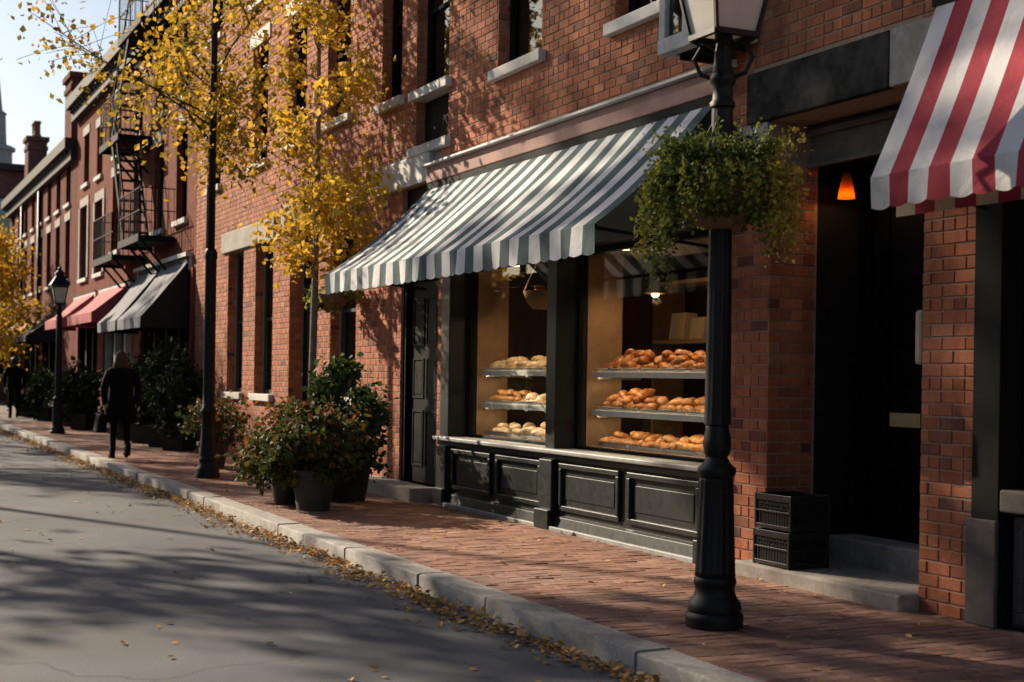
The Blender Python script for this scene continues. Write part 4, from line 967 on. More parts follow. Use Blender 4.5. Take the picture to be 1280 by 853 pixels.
row(lx0 + .04, lx1 - .04, S[0], 3, 'upper shelf of the left window', [lp], 'a')
row(lx0 + .04, lx1 - .04, S[1], 3, 'lower shelf of the left window', [cg_, bw_, bp_], 'b')
row(lx0 + .04, lx1 - .04, .778, 3, 'sill of the left window', [bw_, lp, lp], 'c')
row(rx0 + .04, rx1 - .04, S[0] - .005, 3, 'upper shelf of the right window', [cd_], 'd')
row(rx0 + .04, rx1 - .04, S[1] - .01, 3, 'lower shelf of the right window', [cd_, cg_, bp_], 'e')
row(rx0 + .04, rx1 - .04, .778, 4, 'sill of the right window', [lg_, lg_, cg_, bp_], 'f')
# things deeper in the shop
t = thing('wall_shelf', (-11.4, 2.0, 0), 'brown wooden shelf unit with paper bags at the back of the bakery', 'shelf')
mb = MB(); mb.box(-13.8, -10.2, 2.2, 2.6, 1.80, 1.84); mb.box(-13.8, -10.2, 2.2, 2.6, 2.45, 2.49); mb.build('shelf_board', 'tan_wood', t)
for x in (-13.8, -12.0, -10.24): mb = MB(); mb.box(x, x + .04, 2.2, 2.6, 0, 1.799); mb.box(x, x + .04, 2.2, 2.6, 1.841, 2.449); mb.build('upright', 'dark_wood', t)
for k, (x, h) in enumerate(((-13.4, .30), (-13.0, .24), (-12.5, .28), (-11.8, .22), (-11.4, .3), (-11.0, .25), (-10.6, .28))):
    mb = MB(); mb.hexa([(x - .14, 2.25, 1.841), (x + .14, 2.25, 1.841), (x + .14, 2.5, 1.841), (x - .14, 2.5, 1.841), (x - .13, 2.28, 1.841 + h), (x + .14, 2.29, 1.845 + h), (x + .13, 2.46, 1.841 + h), (x - .14, 2.47, 1.835 + h)])
    o = mb.build('paper_bag', 'paper_bag', origin=(x, 2.35, 1.84)); bevel(o, .015); tag(o, 'plain tan paper bag standing on the shelf at the back of the bakery', 'bag', 'paper bags at the back of the bakery')
t = thing('bread_basket', (-14.2, 1.0, 2.0), 'wicker basket of bread hung high in the left bakery window', 'basket')
mb = MB(); mb.lathe([(.2, 2.12), (.27, 2.2), (.30, 2.3), (.29, 2.3), (.26, 2.21), (.01, 2.15)], -13.2, .62, 20); mb.build('wicker_bowl', 'coir', t, smooth=True)
mb = MB()
for k in range(3): a = k * 2.09; mb.tube([(-13.2 + .29 * math.cos(a), .62 + .29 * math.sin(a), 2.3), (-13.2, .62, 2.98)], .006, 6)
mb.build('hanging_chain', 'steel', t)
for k in range(9):
    o = link('bread_roll', loaf_g[k % 3]); a = k * 2.4; o.location = (-13.2 + .14 * math.cos(a) * (k > 0), .62 + .14 * math.sin(a) * (k > 0), 2.24 + .03 * (k % 3)); o.rotation_euler = (PZ.uniform(-.4, .4), PZ.uniform(-.7, .7), a); tag(o, 'golden bread roll in the wicker basket hung in the left window', 'bread', 'rolls in the wicker basket')
def pendant(x, y, z, label, mat, watt, col, r=.11, top=3.38, group=None):
    t = thing('pendant_lamp', (x, y, z), label, 'lamp', group)
    mb = MB(); mb.lathe([(r, z), (r, z + .012), (r * .75, z + .05), (r * .3, z + .1), (.02, z + .13)], x, y, 20); mb.build('lamp_shade', 'brass', t, smooth=True)
    mb = MB(); mb.lathe([(.01, z - .035), (.035, z - .02), (.04, z), (.02, z + .02)], x, y, 12); mb.build('bulb', mat, t, smooth=True)
    mb = MB(); mb.tube([(x, y, z + .131), (x, y, top)], .005, 6); mb.build('cord', 'iron', t)
    if watt:
        l = bpy.data.lights.new('lamp_light', 'POINT'); l.energy = watt; l.color = col; l.shadow_soft_size = .05; lo = bpy.data.objects.new('lamp_light', l); C.objects.link(lo); lo.parent = t; lo.location = (0, 0, -.06)
    return t
def downlight(x, y, z, label, watt):
    t = thing('ceiling_light', (x, y, z), label, 'lamp', 'lit lights over the bakery display')
    mb = MB(); mb.lathe([(.075, z - .02), (.085, z - .018), (.085, z - .001), (.03, z + .0)], x, y, 20); mb.build('housing', 'brass', t, smooth=True)
    mb = MB(); mb.lathe([(.01, z - .034), (.05, z - .03), (.055, z - .021), (.02, z - .0205)], x, y, 16); mb.build('bulb', 'bulb_warm', t, smooth=True)
    l = bpy.data.lights.new('lamp_light', 'SPOT'); l.energy = watt; l.color = (1, .66, .34); l.spot_size = R(125); l.spot_blend = .8; l.shadow_soft_size = .06; lo = bpy.data.objects.new('lamp_light', l); C.objects.link(lo); lo.parent = t; lo.location = (0, 0, -.05); lo.rotation_euler = (R(10), 0, 0)
downlight(-13.5, .33, 2.60, 'lit light in the display ceiling at the left of the left bakery window', 24)
downlight(-12.4, .33, 2.60, 'lit light in the display ceiling at the right of the left bakery window', 24)
downlight(-11.2, .33, 2.60, 'lit light in the display ceiling at the left of the right bakery window', 27)
downlight(-10.3, .33, 2.60, 'lit light in the middle of the display ceiling of the right bakery window', 27)
downlight(-9.5, .33, 2.60, 'lit light in the display ceiling nearest the street lamp', 24)
pendant(-12.25, 1.3, 2.26, 'small lit pendant lamp hanging in the middle of the right bakery window', 'bulb_warm', 10, (1, .62, .30))
t = thing('door_lamp', (-8.28, .5, 2.74), 'small amber lamp glowing in the dark recessed doorway', 'lamp')
mb = MB(); mb.tube([(-8.27, .5, 2.73), (-8.27, .5, 2.80), (-8.27, .5, 2.88), (-8.27, .5, 2.92)], [.062, .052, .036, .018], 18, cap=False); sh_ = mb.build('lamp_shade', 'amber_shade', t, smooth=True); q_ = sh_.modifiers.new('thick', 'SOLIDIFY'); q_.thickness = .003
mb = MB(); mb.lathe([(.004, 2.745), (.012, 2.75), (.014, 2.765), (.008, 2.785)], -8.27, .5, 12); mb.build('bulb', 'bulb_amber', t, smooth=True)
l = bpy.data.lights.new('lamp_light', 'POINT'); l.energy = .55; l.color = (1, .5, .16); l.shadow_soft_size = .01; lo = bpy.data.objects.new('lamp_light', l); C.objects.link(lo); lo.parent = t; lo.location = (.01, 0, -.002)
mb = MB(); mb.tube([(-8.27, .5, 2.921), (-8.27, .5, 3.0)], .006, 6); mb.build('cord', 'iron', t)

# ------------------------------------------------------------------ crates
def crate(x0, y0, z0, label, W=.43, Dp=.345, H=.252):
    t = thing('milk_crate', (x0 + W / 2, y0 + Dp / 2, z0), label, 'crate', 'stacked black milk crates')
    x1, y1, z1 = x0 + W, y0 + Dp, z0 + H; p = .022
    for x in (x0, x1 - p):
        for y in (y0, y1 - p): mb = MB(); mb.box(x, x + p, y, y + p, z0, z1); bevel(mb.build('corner_post', 'crate_plastic', t), .004)
    mb = MB()
    for za, zb in ((z0 + .006, z0 + .035), (z1 - .05, z1 - .003), (z0 + .12, z0 + .135)):
        d = .006
        mb.box(x0 + p, x1 - p, y0 + .002, y0 + .002 + p - d, za, zb); mb.box(x0 + p, x1 - p, y1 - p + .004, y1 - .002, za, zb); mb.box(x0 + .002, x0 + p - .004, y0 + p, y1 - p, za, zb); mb.box(x1 - p + .004, x1 - .002, y0 + p, y1 - p, za, zb)
    bevel(mb.build('rim', 'crate_plastic', t), .003)
    mb = MB(); n = 12
    for i in range(1, n):
        x = x0 + p + (W - 2 * p) * i / n
        for y in (y0 + .008, y1 - .014): mb.box(x - .004, x + .004, y, y + .006, z0 + .036, z1 - .051)
        if i < n - 2:
            y = y0 + p + (Dp - 2 * p) * i / (n - 2)
            for xx in (x0 + .008, x1 - .014): mb.box(xx, xx + .006, y - .004, y + .004, z0 + .036, z1 - .051)
    for i in range(6):
        xa = x0 + p + (W - 2 * p) * i / 6; xb = xa + (W - 2 * p) / 6
        mb.bar((xa, y0 + .012, z0 + .14), (xb, y0 + .012, z1 - .055), .008); mb.bar((xb, y0 + .012, z0 + .14), (xa, y0 + .012, z1 - .055), .008)
    mb.build('lattice', 'crate_plastic', t)
    mb = MB(); mb.box(x0 + .01, x1 - .01, y0 + .01, y1 - .01, z0 + .008, z0 + .016); mb.box(x0 + p, x1 - p, y0 + .02, y0 + .024, z0 + .036, z1 - .052); mb.box(x1 - .03, x1 - .026, y0 + p, y1 - p, z0 + .036, z1 - .052); mb.build('liner', 'crate_plastic', t)
crate(-8.475, -.125, .102, 'lower black plastic milk crate on the stone step by the doorway')
crate(-8.470, -.118, .358, 'upper black plastic milk crate stacked by the doorway')
# ------------------------------------------------------------------ plants
def blob(n, c, rad, shell=.35, seed=0, lumps=14, lump_r=.42):
    """points in clumps through an ellipsoid, with gaps between the clumps"""
    g = np.random.default_rng(seed); d = g.normal(size=(lumps, 3)); d /= np.linalg.norm(d, axis=1)[:, None]
    cc = d * g.uniform(shell, 1.0, lumps)[:, None] ** .6; k = g.integers(0, lumps, n)
    p = cc[k] + g.normal(size=(n, 3)) * lump_r * .5 * g.uniform(.5, 1.2, lumps)[k][:, None]
    return p * np.array(rad) + np.array(c)
def pot(parent, x, y, r0, r1, h, mat, sq=False):
    mb = MB(); w_ = .025
    mb.lathe([(r0, -.004), (r1 - .01, h * .86), (r1 + .012, h * .87), (r1 + .015, h), (r1 - w_, h), (r1 - w_ - .01, h * .9), (.01, h * .9)], x, y, 4 if sq else 26); o = mb.build('pot', mat, parent); auto_smooth(o, 40)
    return o
def shrub(x, y, label, r, zc, n, leaf, mat, potd=None, seed=1, name='potted_shrub', cat='plant', stems=9, group=None, tw=.5, extra=None):
    t = thing(name, (x, y, 0), label, cat, group); h = 0
    if potd: pot(t, x, y, *potd); h = potd[2] * .9
    g = random.Random(seed); mb = MB()
    for k in range(stems):
        a = g.uniform(0, 6.28); q = g.uniform(.3, .9); e = (x + r[0] * q * math.cos(a), y + r[1] * q * math.sin(a), zc + r[2] * g.uniform(-.3, .85)); mid = (x + r[0] * q * .35 * math.cos(a), y + r[1] * q * .35 * math.sin(a), h + (e[2] - h) * .55)
        mb.tube([(x + .03 * math.cos(a), y + .03 * math.sin(a), max(0, h - .05)), mid, e], [.012, .009, .004], 5)
    mb.build('stems', 'tree_bark', t, smooth=True)
    p = blob(n, (x, y, zc), r, seed=seed, lumps=26)
    if extra: p = np.concatenate([p] + [blob(m_, c_, r_, seed=seed + 3 + i) for i, (m_, c_, r_) in enumerate(extra)])
    p = p[p[:, 2] > .06]
    tones = np.clip(nrng.normal(tw, .22, len(p)) + .12 * (p[:, 2] - zc) / r[2], 0, 1)
    tag(leaves_mesh('foliage', p, leaf, mat, t, tones, droop=.3), kind='stuff')
    return t
shrub(-14.15, -1.62, 'full green shrub in the grey tapered pot near the kerb', (.50, .50, .36), .72, 4200, .07, 'leaf_autumn', (.165, .235, .42, 'terracotta'), 3, extra=[(800, (-13.85, -1.7, .52), (.3, .3, .2)), (800, (-14.15, -1.9, .46), (.34, .25, .16))])
shrub(-14.85, -1.72, 'loose green and rust shrub in the small dark pot beside the grey pot', (.46, .45, .36), .70, 3000, .06, 'leaf_autumn', (.11, .16, .40, 'dark_pot'), 4, tw=.6, extra=[(1000, (-15.2, -1.85, .46), (.36, .3, .26))])
shrub(-15.05, -.95, 'tall dark green bush standing behind the two pots', (.52, .42, .52), .95, 3800, .075, 'leaf_green', (.2, .26, .36, 'dark_pot'), 5, stems=14, tw=.58, extra=[(900, (-14.9, -1.0, .5), (.4, .35, .25))])
shrub(-20.9, -1.05, 'small green shrub in a pot beside the foot of the tall pole', (.48, .42, .32), .66, 1500, .07, 'leaf_autumn', (.16, .23, .38, 'terracotta'), 6)
k = 0
for (x, y, rx_, zc, rz_) in ((-25.6, -.55, .6, 1.0, .72), (-26.9, -.55, .7, 1.1, .75), (-28.3, -.6, .65, .95, .7), (-29.7, -.65, .7, 1.0, .65)):
    shrub(x, y, ['dark evergreen shrub in the planter nearest the tall pole', 'second dark shrub under the grey awning', 'third dark shrub under the grey awning', 'dark shrub under the grey awning just behind the woman'][k], (rx_, .42, rz_), zc, 2300, .10, 'leaf_shaded', (.28, .36, .4, 'dark_pot', True), 10 + k, group='dark shrubs outside the restaurant', tw=.35); k += 1
for k, (x, y, rx_, zc, rz_) in enumerate(((-35.0, -.8, .7, .85, .6), (-37.2, -.7, .7, .8, .6), (-41.5, -.8, .9, .8, .6), (-45.0, -.9, .9, .75, .55))):
    shrub(x, y, ['dark shrub just right of the far street lamp', 'dark shrub right behind the far street lamp', 'dark shrub left of the far street lamp', 'dark shrub farthest along, near the walking man'][k], (rx_, .5, rz_), zc, 1300, .13, 'leaf_shaded', (.28, .36, .38, 'dark_pot', True), 20 + k, group='dark shrubs along the far shop fronts', tw=.4)
# small hanging basket under the left end of the striped awning
t = thing('hanging_plant', (-17.4, -.35, 2.3), 'small hanging basket of green trailing plant at the left end of the striped awning', 'plant')
mb = MB(); mb.bar((-17.4, .0, 2.95), (-17.4, -.4, 2.95), .02); mb.tube([(-17.4, -.38, 2.94), (-17.4, -.38, 2.5)], .006, 6); mb.build('bracket', 'iron', t)
mb = MB(); mb.lathe([(.05, 2.22), (.16, 2.3), (.2, 2.42), (.18, 2.42), (.02, 2.36)], -17.4, -.38, 18); mb.build('basket', 'coir', t, smooth=True)
tag(leaves_mesh('foliage', blob(1100, (-17.4, -.38, 2.42), (.55, .3, .24), seed=31), .06, 'leaf_basket', t), kind='stuff')
# the big flower basket on the lamp
bxx, byy, bzz = -6.80, -1.55, 2.5
t = thing('hanging_flower_basket', (bxx, byy, bzz), 'big round hanging basket of trailing green and yellow plants on the foreground lamp post', 'flower basket')
mb = MB(); mb.lathe([(.06, 2.26), (.13, 2.28), (.20, 2.36), (.25, 2.48), (.26, 2.54), (.245, 2.54), (.2, 2.48), (.07, 2.44), (.062, 2.4)], bxx - .02, byy + .02, 28); mb.build('basket', 'coir', t, smooth=True)
mb = MB(); mb.tube([(bxx + .26 * math.cos(a * math.pi / 16), byy + .26 * math.sin(a * math.pi / 16), 2.54) for a in range(33)], .01, 6, cap=False)
for k in range(4): a = k * 1.571 + .5; mb.tube([(bxx + .26 * math.cos(a), byy + .26 * math.sin(a), 2.54), (bxx + .06 * math.cos(a), byy + .06 * math.sin(a), 2.86)], .007, 6)
mb.build('hanging_frame', 'iron', t)
g = np.random.default_rng(44); pts = [blob(6400, (bxx, byy, 2.62), (.36, .36, .19), seed=41, lumps=34, lump_r=.40)]
pts.append(blob(2800, (bxx, byy, 2.46), (.38, .38, .16), .75, seed=43, lumps=34, lump_r=.26))
strands = []
vr = np.array([_r.x, _r.y])
for k in range(300):
    a = g.uniform(0, 6.283); side = math.cos(a) * vr[0] + math.sin(a) * vr[1]; lump = .5 + .5 * math.sin(a * 5 + 1.3)
    r0 = g.uniform(.24, .41); L = g.uniform(.10, .30) * (.7 + .6 * lump) * (1.75 if side < -.72 else 1.45 if side > .6 else 1.0); n = int(L * 95); s = np.linspace(0, 1, n)
    rr = r0 + .06 * np.sin(s * 1.6) + g.normal(0, .014, n)
    strands.append(np.stack([bxx + rr * math.cos(a) + .03 * np.sin(s * 5 + a * 3), byy + rr * math.sin(a), 2.60 - s * L + g.normal(0, .012, n)], 1))
for k in range(130):
    a = g.uniform(0, 6.283); L = g.uniform(.06, .2); n = int(L * 75); s = np.linspace(0, 1, n); r0 = g.uniform(.05, .36)
    strands.append(np.stack([bxx + (r0 + s * .16) * math.cos(a), byy + (r0 + s * .16) * math.sin(a), 2.66 + s * L * .9 + g.normal(0, .012, n)], 1))
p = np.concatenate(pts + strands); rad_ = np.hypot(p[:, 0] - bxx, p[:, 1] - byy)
tones = np.clip(g.normal(.30, .15, len(p)) + np.clip(rad_ - .28, 0, 1) * 2.0 + np.clip(((p[:, 0] - bxx) * vr[0] + (p[:, 1] - byy) * vr[1] - .12) * 1.3, 0, .5), 0, 1)  # yellower outer tips; golden light on the right side painted into the tones
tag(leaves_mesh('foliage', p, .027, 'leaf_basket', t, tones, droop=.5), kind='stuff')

# ------------------------------------------------------------------ trees
def tree(name, base, H, r0, label, limbs, leaf, mat, nleaf, bark='tree_bark', seed=1, group=None, lean=(0, 0), clump=.20, tw=.5, top=True, crown_r=1.2, z_start=.4, flat=.8):
    """trunk with a bend, limbs from it, twigs from the limbs, leaves in clumps at the twigs"""
    g = random.Random(seed); t = thing(name, base, label, 'tree', group); bx_, by_, bz_ = base
    n = 9; tr = []
    for i in range(n + 1):
        s = i / n; tr.append(Vector((bx_ + lean[0] * s * s + .06 * math.sin(s * 5 + seed), by_ + lean[1] * s * s + .05 * math.sin(s * 4.1 + seed * 2), bz_ + H * s)))
    mb = MB(); mb.tube(tr, [r0 * (1.35 if i == 0 else 1 - .82 * i / n) for i in range(n + 1)], 12); mb.build('trunk', bark, t, smooth=True)
    def at(z):
        s = max(0, min(1, (z - bz_) / H)); f = s * n; i = min(n - 1, int(f)); return tr[i].lerp(tr[i + 1], f - i)
    ends = []
    if limbs is None:
        limbs = []; m_ = 16
        for k in range(m_):
            z = bz_ + H * (z_start + (1 - z_start) * (k + .5) / m_ * .98); q = (z - bz_ - H * z_start) / (H * (1 - z_start)); L = crown_r * (1.15 - .75 * q) * g.uniform(.75, 1.15)
            a = k * 2.4 + g.uniform(-.4, .4); limbs.append((z - .25 * L, (bx_ + L * math.cos(a), by_ + L * flat * math.sin(a), z + g.uniform(.0, .55) * L)))
    mbl = MB()
    wl = []
    for lb in limbs:
        z, e = lb[:2]; n0_ = len(ends)
        a = at(z); e = Vector(e); mid = a.lerp(e, .5) + Vector((g.uniform(-.1, .1), g.uniform(-.1, .1), -.06 * (e - a).length)); L = (e - a).length; rr = max(.010, r0 * .42 * min(1, L / 2) * (.55 if len(lb) > 2 and lb[2] < 1 else 1)); mid += Vector((0, .12 * L * g.uniform(-1, 1), .05 * L * g.uniform(0, 2)))
        mbl.tube([a, mid, e], [rr, rr * .7, rr * .3], 7); ends += [e, mid.lerp(e, .6)]
        for k in range(max(5, int(L * 7))):
            s = g.uniform(.3, 1.0); p0 = a.lerp(mid, s * 2) if s < .5 else mid.lerp(e, s * 2 - 1); d = Vector((g.gauss(0, 1), g.gauss(0, 1), g.gauss(.0, .7))).normalized(); l2 = L * g.uniform(.16, .42); p1 = p0 + d * l2
            mbl.tube([p0, p0.lerp(p1, .5) + Vector((0, 0, .03)), p1], [rr * .35, rr * .22, .004], 5); ends += [p1, p0.lerp(p1, .6)]
        wl += [lb[2] if len(lb) > 2 else 1.0] * (len(ends) - n0_)
    mbl.build('limbs', bark, t, smooth=True)
    E = np.array([tuple(e) for e in ends]); wts = nrng.uniform(.15, 1, len(E)) ** 1.5 * np.array(wl); wts /= wts.sum(); k = nrng.choice(len(E), nleaf, p=wts)
    P = E[k] + nrng.normal(size=(nleaf, 3)) * clump * nrng.uniform(.45, 1.2, len(E))[k][:, None] - np.array([0, 0, clump * .35])
    tone_e = np.clip(nrng.normal(tw, .2, len(E)), 0, 1)
    tones = np.clip(tone_e[k] + nrng.normal(0, .14, nleaf), 0, 1)
    tag(leaves_mesh('crown', P, leaf, mat, t, tones, droop=.6), kind='stuff')
    return t
# slim yellow tree in front of the windows
T1 = (-16.75, -.85)
lim = []
for (dx, dy, z) in ((-.9, -.2, 3.25), (.75, .1, 3.15), (.2, -.5, 3.0), (-.5, .4, 3.5), (.95, -.3, 3.55), (1.3, .2, 3.45), (-1.1, .3, 3.9), (.5, .5, 3.9), (-.4, -.6, 4.2), (.6, -.4, 4.5), (-.9, .1, 4.7), (.9, .2, 5.0), (.3, .6, 5.2), (-.7, -.3, 5.4), (.8, -.4, 5.8), (-.8, .4, 6.0), (.2, -.6, 6.3), (.7, .3, 6.6), (-.6, .1, 6.9), (.1, .3, 7.3)):
    lim.append((z - .1 - .4 * math.hypot(dx, dy), (T1[0] + dx, T1[1] + dy, z)))
tree('street_tree', (*T1, 0), 7.6, .055, 'slim street tree with bright yellow leaves behind the potted shrubs', lim, .085, 'leaf_gold', 4600, 'pale_bark', 3, 'yellow street trees', clump=.15, tw=.62)
T2 = (-19.5, -1.44); lim = []
for (dx, dy, z) in ((.9, .2, 4.7), (-.6, .5, 5.0), (-1.0, .1, 5.2), (-1.6, .4, 5.5), (-2.6, .1, 5.9), (1.2, -.2, 5.2), (.5, .5, 5.6), (-.8, -.5, 5.9), (1.4, .3, 6.2), (-2.2, .3, 6.6), (.3, -.6, 6.5), (-1.2, .2, 7.2), (1.0, .2, 7.2), (-.3, .5, 7.8), (.8, -.3, 8.2), (-1.0, -.3, 8.4), (-.6, -2.0, 5.9), (-.5, -2.4, 6.2)):
    lim.append((max(3.2, z - .15 - .45 * math.hypot(dx, dy)), (T2[0] + dx, T2[1] + dy, z), .35 if dy < -1 else 1.0))
tree('street_tree', (*T2, 0), 9.0, .062, 'taller street tree with olive yellow leaves just behind the tall dark pole', lim, .085, 'leaf_gold', 5200, 'tree_bark', 8, 'yellow street trees', clump=.2, tw=.36)
tree('street_tree', (-49.0, -1.5, 0), 6.0, .09, 'distant golden tree at the left edge beyond the walking man', None, .14, 'leaf_gold', 4200, 'tree_bark', 12, 'yellow street trees', clump=.32, crown_r=1.5, z_start=.33)
# trees on the other pavement
for k, (x, y, H, cr, zs, nl, cl) in enumerate(((-32.4, -11.7, 20.0, 1.25, .71, 1900, .32), (-37.8, -11.7, 21.4, 1.3, .85, 700, .3), (-39.4, -11.7, 14.2, 1.5, .66, 1600, .4), (-27.2, -11.6, 14.8, 1.5, .58, 1700, .4), (-49.0, -11.8, 15.6, 3.4, .40, 2200, .45), (-58.0, -11.8, 15.6, 3.6, .40, 2200, .45))):
    tree('street_tree', (x, y, -.0), H, .13, 'tall street tree on the opposite pavement', None, .24, 'leaf_olive', nl, 'tree_bark', 30 + k, 'trees on the opposite pavement', clump=cl, crown_r=cr, z_start=zs, flat=.9)

# ------------------------------------------------------------------ fallen leaves along the kerb
n = 4400; X = -4 - nrng.random(n) ** 1.35 * 40; dens = np.abs(nrng.normal(0, .17, n)) + .02; dens *= (.55 + .6 * np.abs(np.sin(X * 1.7) * np.sin(X * .63 + 1)))
Y = -2.36 - dens; Zl = ROAD_Z + .004 + np.clip(.05 - dens * .16, 0, .05) * nrng.random(n)
P = np.stack([X, Y, Zl], 1)
n2 = 260; P2 = np.stack([-4 - nrng.random(n2) * 32, -2.45 - nrng.random(n2) ** 2 * 2.6, np.full(n2, ROAD_Z + .006)], 1)
n3 = 260; P3 = np.stack([-4 - nrng.random(n3) * 26, -2.1 + nrng.random(n3) ** 1.3 * 2.0, np.full(n3, .006)], 1)
P = np.concatenate([P, P2, P3]); n = len(P)
a = nrng.uniform(0, 6.283, n); L = nrng.uniform(.022, .052, n); up = np.abs(nrng.normal(0, .35, n)); up[4400:] *= .3
A_ = np.stack([np.cos(a), np.sin(a), up], 1); B_ = np.stack([-np.sin(a), np.cos(a), nrng.normal(0, .25, n)], 1); cz = nrng.uniform(.05, .5, n)
V = np.empty((n, 6, 3)); Lc = L[:, None]
V[:, 0] = P; V[:, 1] = P + A_ * Lc * .35 + B_ * Lc * .45; V[:, 2] = P + A_ * Lc * .8 + B_ * Lc * .30; V[:, 3] = P + A_ * Lc * 1.1; V[:, 4] = P + A_ * Lc * .8 - B_ * Lc * .3; V[:, 5] = P + A_ * Lc * .35 - B_ * Lc * .45
for k in (1, 2, 4, 5): V[:, k, 2] += np.abs(L * cz * .5)
low = (P[:, 1] < KERB0)[:, None] & np.ones((1, 6), bool); V[:, :, 1] = np.where(low, np.minimum(V[:, :, 1], KERB0 - .014), V[:, :, 1]); V[:, :, 2] = np.maximum(V[:, :, 2], np.where(low, ROAD_Z + .003, .004))
i = np.arange(n) * 6; F = np.concatenate([np.stack([i, i + 1, i + 2, i + 3], 1), np.stack([i, i + 3, i + 4, i + 5], 1)], 0)
me = bpy.data.meshes.new('fallen_leaves'); me.from_pydata(V.reshape(-1, 3).tolist(), [], F.tolist()); me.materials.append(M['leaf_fallen'])
tn = np.clip(nrng.normal(.5, .25, n), 0, 1); at = me.attributes.new('tone', 'FLOAT', 'FACE'); at.data.foreach_set('value', np.concatenate([tn, tn]).astype(np.float32))
tag(link('fallen_leaves', me), 'drift of dry orange and brown leaves in the gutter along the kerb', 'fallen leaves', kind='stuff')

# ------------------------------------------------------------------ people, seen from behind
def skin_body(name, nodes, edges, mats, parent, root='pelvis', sub=2, paint=None):
    names = list(nodes); me = bpy.data.meshes.new(name)
    me.from_pydata([nodes[k][0] for k in names], [(names.index(a), names.index(b)) for a, b in edges], [])
    o = bpy.data.objects.new(name, me); C.objects.link(o)
    m1 = o.modifiers.new('skin', 'SKIN'); m1.branch_smoothing = .6; m2 = o.modifiers.new('sub', 'SUBSURF'); m2.levels = m2.render_levels = sub
    sv = me.skin_vertices[0].data
    for i, k in enumerate(names): rr = nodes[k][1]; sv[i].radius = rr if isinstance(rr, tuple) else (rr, rr); sv[i].use_root = (k == root)
    dg = bpy.context.evaluated_depsgraph_get(); m3 = bpy.data.meshes.new_from_object(o.evaluated_get(dg)); bpy.data.objects.remove(o)
    m3.name = name; m3.materials.clear()
    for x in mats: m3.materials.append(M[x])
    for p in m3.polygons: p.use_smooth = True; p.material_index = paint(p.center) if paint else 0
    return link(name, m3, parent)
